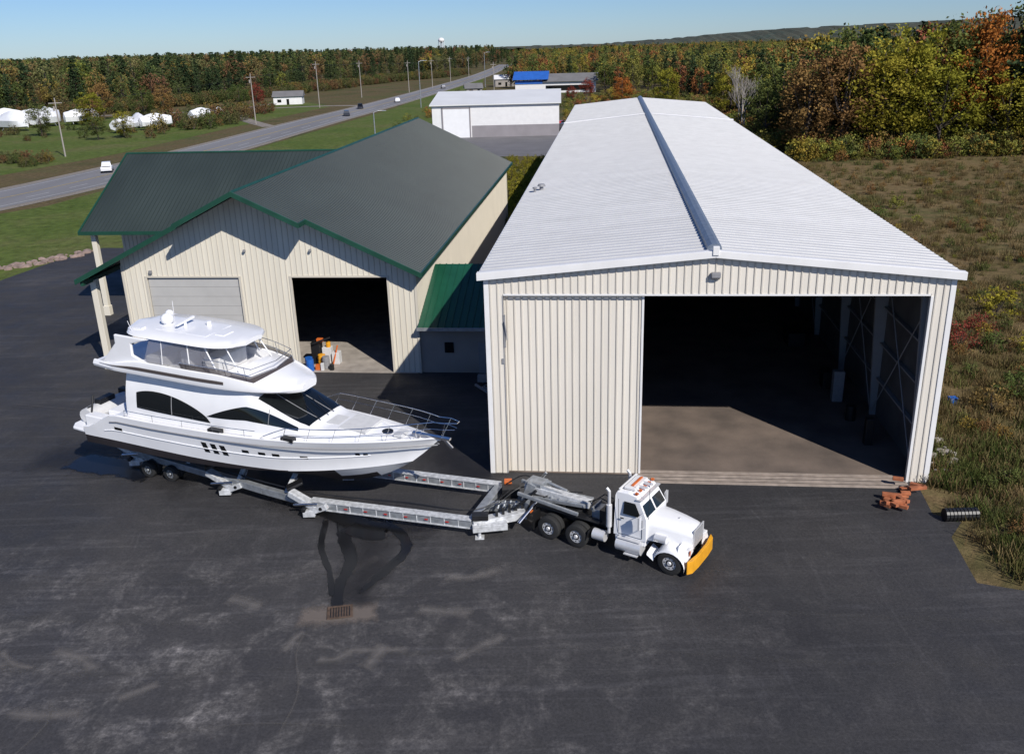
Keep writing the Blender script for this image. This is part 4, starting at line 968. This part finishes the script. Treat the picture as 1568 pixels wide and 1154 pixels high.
def tree_mesh(name,kind,seed,leafm,bark=None,nleaf=20,ls=1.35,ncl=60):
    rnd=random.Random(seed); mb=MB()
    vs=[];fs=[];vals=[]
    if kind=='deciduous':
        lean=(rnd.uniform(-.03,.03),rnd.uniform(-.03,.03)); mb.cyl((0,0,-.01),(lean[0],lean[1],.45),.016,.011,7); mb.cyl((lean[0],lean[1],.45),(lean[0]*2,lean[1]*2,.85),.011,.004,6)
        cz=.54;rxy=rnd.uniform(.20,.27);rz_=.45
        for k in range(ncl):
            a=rnd.uniform(0,6.28);e=rnd.uniform(-.9,1);rr=rnd.uniform(.35,1)**.5
            f=1+.22*math.sin(3*a+seed)+.12*math.sin(5*a+e*4+seed*2)
            r=rxy*rr*f*math.sqrt(max(.05,1-e*e*.92)); c=Vector((r*math.cos(a)+lean[0],r*math.sin(a)+lean[1],cz+rz_*e*rr*rnd.uniform(.85,1.05)))
            if k%7==0: mb.cyl((lean[0]*.8,lean[1]*.8,rnd.uniform(.2,.5)),c,.006,.002,5)
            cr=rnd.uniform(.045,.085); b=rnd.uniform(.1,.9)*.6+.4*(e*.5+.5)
            for _ in range(nleaf):
                d=Vector((rnd.gauss(0,1),rnd.gauss(0,1),rnd.gauss(0,.8))).normalized()*cr*rnd.uniform(.3,1.1)
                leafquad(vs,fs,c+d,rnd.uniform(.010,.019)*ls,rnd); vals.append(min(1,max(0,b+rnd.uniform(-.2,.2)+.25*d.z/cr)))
    elif kind=='pine':
        mb.cyl((0,0,-.01),(0,0,.97),.014,.002,6)
        z=.15
        while z<.98:
            nb=rnd.randint(4,6); mx=.21*(1-z)**.7*(.6 if z<.3 else 1)+.014
            for q in range(nb):
                a=rnd.uniform(0,6.28); ln=mx*rnd.uniform(.55,1.15); 
                e=Vector((math.cos(a)*ln,math.sin(a)*ln,z+ln*.18)); 
                if q%2==0: mb.cyl((0,0,z),e,.004,.001,4)
                b=rnd.uniform(.1,.8)
                for _ in range(int(7+85*ln)):
                    t=rnd.uniform(.2,1.05); c=Vector((0,0,z)).lerp(e,t)+Vector((rnd.gauss(0,.018),rnd.gauss(0,.018),rnd.gauss(0,.01)))
                    leafquad(vs,fs,c,rnd.uniform(.014,.024),rnd); vals.append(min(1,max(0,b+rnd.uniform(-.2,.2))))
            z+=rnd.uniform(.035,.06)
    elif kind=='shrub':
        for k in range(5): mb.cyl((0,0,0),(rnd.uniform(-.3,.3),rnd.uniform(-.3,.3),.7),.012,.004,4)
        for k in range(26):
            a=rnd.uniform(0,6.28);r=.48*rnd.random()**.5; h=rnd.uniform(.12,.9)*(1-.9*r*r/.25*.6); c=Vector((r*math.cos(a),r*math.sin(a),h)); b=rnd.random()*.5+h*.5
            for _ in range(26):
                d=Vector((rnd.gauss(0,.07),rnd.gauss(0,.07),rnd.gauss(0,.06))); leafquad(vs,fs,c+d,rnd.uniform(.025,.05),rnd); vals.append(min(1,max(0,b+rnd.uniform(-.25,.25))))
    elif kind=='bare':
        def br(p,d,l,r,dep):
            e=p+d*l; mb.cyl(p,e,r,r*.65,4)
            if dep>0:
                for _ in range(3): br(p+d*l*rnd.uniform(.6,1),(d+Vector((rnd.gauss(0,.35),rnd.gauss(0,.35),.2))).normalized(),l*rnd.uniform(.55,.75),r*.6,dep-1)
        br(Vector((0,0,0)),Vector((0,0,1)),.36,.011,5)
    elif kind=='grass':
        for k in range(40):
            x,y=rnd.gauss(0,.4),rnd.gauss(0,.4); h=rnd.uniform(.35,1.05); a=rnd.uniform(0,6.28); lx,ly=rnd.gauss(0,.28),rnd.gauss(0,.28); w=.04
            o=len(vs); vs+=[Vector((x-w*math.cos(a),y-w*math.sin(a),0)),Vector((x+w*math.cos(a),y+w*math.sin(a),0)),Vector((x+lx+w*.5,y+ly,h)),Vector((x+lx-w*.5,y+ly,h))]; fs.append((o,o+1,o+2,o+3)); vals.append(rnd.random())
    nt_=len(mb.f); mb.add(vs,fs,1)
    me=bpy.data.meshes.new(name); me.from_pydata(mb.v,[],mb.f); me.materials.append(bark or BARK); me.materials.append(leafm)
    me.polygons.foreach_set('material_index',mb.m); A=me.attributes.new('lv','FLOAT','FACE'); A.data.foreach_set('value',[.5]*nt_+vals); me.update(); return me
def instancer(name,mesh,pts,child):
    vs=[];fs=[]
    for x,y,z,s in pts:
        a=U(0,6.28); o=len(vs)
        for k in range(4): t=a+k*math.pi/2; vs.append((x+s*.7071*math.cos(t),y+s*.7071*math.sin(t),z))
        fs.append((o,o+1,o+2,o+3))
    me=bpy.data.meshes.new(name); me.from_pydata(vs,[],fs); me.update()
    ob=bpy.data.objects.new(name,me); scene.collection.objects.link(ob); ob.instance_type='FACES'; ob.use_instance_faces_scale=True
    ob.show_instancer_for_render=False; ob.show_instancer_for_viewport=False
    c=bpy.data.objects.new(child,mesh); scene.collection.objects.link(c); c.parent=ob; return ob
def interp(tab,x):
    if x<=tab[0][0]: return tab[0][1]
    for (a,b),(c,d) in zip(tab[:-1],tab[1:]):
        if x<=c: return b+(d-b)*(x-a)/(c-a)
    return tab[-1][1]
lx_t=[(230,-175),(306,-168),(373,-137),(429,-112),(588,-72),(640,-40),(800,-20),(940,-8),(960,12),(1600,12)]
rx_t=[(168,52),(200,55),(270,65),(335,52),(360,36),(425,42),(440,-2),(640,8),(800,10),(940,14),(960,12),(1600,12)]
pine=[];mixl=[];mix=[];aut=[]
N_=0
while N_<7000:
    y=150+1450*R()**1.2; x=U(-.64,.64)*y
    left=x<interp(lx_t,y)-2; right=x>interp(rx_t,y)+2 and y>168
    if not(left or right): N_+=.4; continue
    if right and y<330 and x>interp(rx_t,y)+70: continue
    N_+=1
    if left:
        h=U(14,21) if y<800 else U(15,20.5)
        r=R(); e=interp(lx_t,y)-x
        pt=.6 if x>-y*.35 else .38
        if e<25: h*=U(.5,.9)
        (pine if r<pt else mixl if r<.96 else aut).append((x,y,0,h))
    else:
        h=U(11,16.5) if not(x>y*.3 and y<260) else U(15,22)
        if x<y*.1: h=U(8,15)
        r=R(); (pine if r<.2 else mix if r<.7 else aut).append((x,y,0,h))
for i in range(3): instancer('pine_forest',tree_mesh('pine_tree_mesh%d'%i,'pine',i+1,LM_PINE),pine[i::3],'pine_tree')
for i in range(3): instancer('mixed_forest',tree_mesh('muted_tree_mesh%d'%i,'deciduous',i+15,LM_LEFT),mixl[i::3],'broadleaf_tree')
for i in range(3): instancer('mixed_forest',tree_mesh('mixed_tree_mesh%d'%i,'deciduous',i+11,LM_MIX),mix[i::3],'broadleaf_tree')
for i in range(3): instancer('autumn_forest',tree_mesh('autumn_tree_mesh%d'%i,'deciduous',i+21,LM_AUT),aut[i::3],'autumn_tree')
sh=[];shl=[];sh2=[]
for k in range(1100):
    y=U(200,700); shl.append((interp(lx_t,y)+U(-12,9),y,0,U(2.5,6)))
for k in range(420): x=U(50,130); sh.append((x,U(152,166)+(x-50)*.04,0,U(2,5)))
for k in range(260): y=U(168,350); sh.append((interp(rx_t,y)+U(-5,2),y,0,U(2,5)))
for k in range(110): shl.append((U(-175,-90),U(235,330),0,U(1.5,3.5)))
for k in range(80): x=U(-125,-92); shl.append((x,185+(x+92)*-.5+U(-6,6),0,U(1,2.6)))
for k in range(60): shl.append((U(-100,-80),U(255,330),0,U(2,6)))
for k in range(150):
    x,y=U(-46,-8),U(240,430)
    if x>-28+(y-300)*.05: sh.append((x,y,0,U(1,3)))
for k in range(200): sh.append((U(16,60),U(220,350),0,U(1.5,4)))
for k in range(260): x,y=LW(U(-6.5,-.8),U(62,125)); sh2.append((x,y,0,U(1,2.4)))
for k in range(80): x,y=LW(U(-14,-6),U(70,125)); sh2.append((x,y,0,U(1,2.4)))
fs_=[];fs2=[]
for k in range(800):
    y=29+125*R()**1.3; x=19+(y*.75)*R()
    if x>19.5+(y-38)*.12+2 and y>30: (fs_ if R()<.7 else fs2).append((x,y,0,U(.4,1.2)*(1.8 if R()<.12 else 1)))
for i in range(2): instancer('shrub_thicket',tree_mesh('shrub_mesh%d'%i,'shrub',31+i,LM_AUT if i else LM_MIX),sh[i::2],'shrub')
instancer('roadside_thicket',tree_mesh('shrub_mesh_l','shrub',36,LM_LEFT),shl,'shrub')
instancer('golden_brush',tree_mesh('shrub_mesh_g','shrub',41,LM_YG),sh2,'shrub')
instancer('field_shrubs',tree_mesh('shrub_mesh_f','shrub',43,LM_MIX),fs_,'shrub')
instancer('field_brush',tree_mesh('shrub_mesh_r','shrub',44,LM_RUST),fs2,'shrub')
GRS=leafmat('dry_grass',[(0,(.13,.10,.045)),(.3,(.18,.13,.065)),(.5,(.10,.09,.035)),(.7,(.12,.08,.04)),(.85,(.07,.08,.025)),(1,(.16,.135,.065))],.3)
GRG=leafmat('green_grass',[(0,(.055,.075,.02)),(.6,(.085,.095,.03)),(1,(.12,.10,.045))],.3)
gp=[];gq=[]
for k in range(13000):
    y=26+125*R()**1.6; x=17+ (y*.75)*R()+ (y-38)*.05
    if x<19.9+max(0,(y-38))*.118+.2 and y>38: continue
    if y<29.6 or (y<38 and x<19.3): continue
    cl_=math.sin(x*.31+1.3*math.sin(y*.17))*math.sin(y*.23+1.1*math.sin(x*.21))
    if R()>.65+.5*cl_: continue
    (gq if (y<44 and R()<.6) or cl_<-.55 else gp).append((x,y,0,U(.25,.8)))
instancer('meadow_grass',tree_mesh('grass_mesh','grass',51,GRS),gp,'grass_tuft')
instancer('verge_grass',tree_mesh('grass_mesh2','grass',52,GRG),gq,'grass_tuft')
def tree(nm,x,y,h,me,w=1):
    o=bpy.data.objects.new(nm,me); scene.collection.objects.link(o); o.location=(x,y,0); o.scale=(h*w,h*w,h); o.rotation_euler=(0,0,U(0,6.28))
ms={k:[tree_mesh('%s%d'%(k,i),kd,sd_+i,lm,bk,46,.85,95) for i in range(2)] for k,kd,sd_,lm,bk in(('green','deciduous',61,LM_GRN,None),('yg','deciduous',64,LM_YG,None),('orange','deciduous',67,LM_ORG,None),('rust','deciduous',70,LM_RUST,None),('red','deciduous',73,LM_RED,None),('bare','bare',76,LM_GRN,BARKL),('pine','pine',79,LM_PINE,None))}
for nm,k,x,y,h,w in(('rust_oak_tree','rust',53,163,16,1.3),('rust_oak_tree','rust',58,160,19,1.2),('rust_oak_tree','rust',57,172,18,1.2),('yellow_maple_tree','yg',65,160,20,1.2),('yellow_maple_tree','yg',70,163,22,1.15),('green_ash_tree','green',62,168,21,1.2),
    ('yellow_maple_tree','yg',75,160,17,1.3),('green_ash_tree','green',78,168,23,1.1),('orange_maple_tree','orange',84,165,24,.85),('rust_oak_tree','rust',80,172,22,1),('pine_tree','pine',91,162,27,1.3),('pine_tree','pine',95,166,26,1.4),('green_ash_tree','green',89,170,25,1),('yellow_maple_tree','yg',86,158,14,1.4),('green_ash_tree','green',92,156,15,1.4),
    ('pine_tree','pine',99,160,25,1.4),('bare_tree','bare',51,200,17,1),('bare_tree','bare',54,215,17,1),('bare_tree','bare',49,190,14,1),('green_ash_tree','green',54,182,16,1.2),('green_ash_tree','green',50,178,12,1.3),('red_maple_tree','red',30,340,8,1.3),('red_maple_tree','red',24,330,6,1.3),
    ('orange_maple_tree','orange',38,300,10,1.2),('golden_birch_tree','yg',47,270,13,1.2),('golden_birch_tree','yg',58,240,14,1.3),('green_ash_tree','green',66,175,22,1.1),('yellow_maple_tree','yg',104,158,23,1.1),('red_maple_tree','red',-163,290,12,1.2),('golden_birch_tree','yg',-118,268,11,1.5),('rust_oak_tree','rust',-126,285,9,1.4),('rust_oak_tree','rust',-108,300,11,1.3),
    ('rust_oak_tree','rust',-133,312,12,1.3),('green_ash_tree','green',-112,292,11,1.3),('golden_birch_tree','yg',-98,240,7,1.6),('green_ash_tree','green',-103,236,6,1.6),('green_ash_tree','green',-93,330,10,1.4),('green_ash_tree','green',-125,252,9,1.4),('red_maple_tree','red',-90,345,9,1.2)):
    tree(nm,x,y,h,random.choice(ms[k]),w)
bm_={k:tree_mesh('bush_'+k,'shrub',90+i,lm) for i,(k,lm) in enumerate((('red',LM_RED),('yg',LM_YG),('green',LM_GRN)))}
for x,y,s,k in((30,57,2.0,'red'),(33,60,1.6,'red'),(36,64,2.6,'yg'),(29,64,2,'green'),(90,150,3,'red'),(31,50,1.4,'green'),(34,56,1.6,'yg')):
    o=bpy.data.objects.new('roadside_bush',bm_[k]); scene.collection.objects.link(o); o.location=(x,y,0); o.scale=(s*1.3,s*1.3,s)
mb=MB(); rows=[]
for j in range(5):
    row=[]
    for i in range(521):
        x=-2600+i*10; y=1750+j*120; e=max(0,(x-150)/900); base=15+46*sm(0,1,e)*(.8+.2*math.sin(x*.005))
        z=base*sm(0,3,j)+U(-1,1)*2.2-2 if j else 8+U(0,5)
        row.append((x,y,z))
    rows.append(row)
mb.grid(rows).build('hills',FARHAZE,smooth=False)
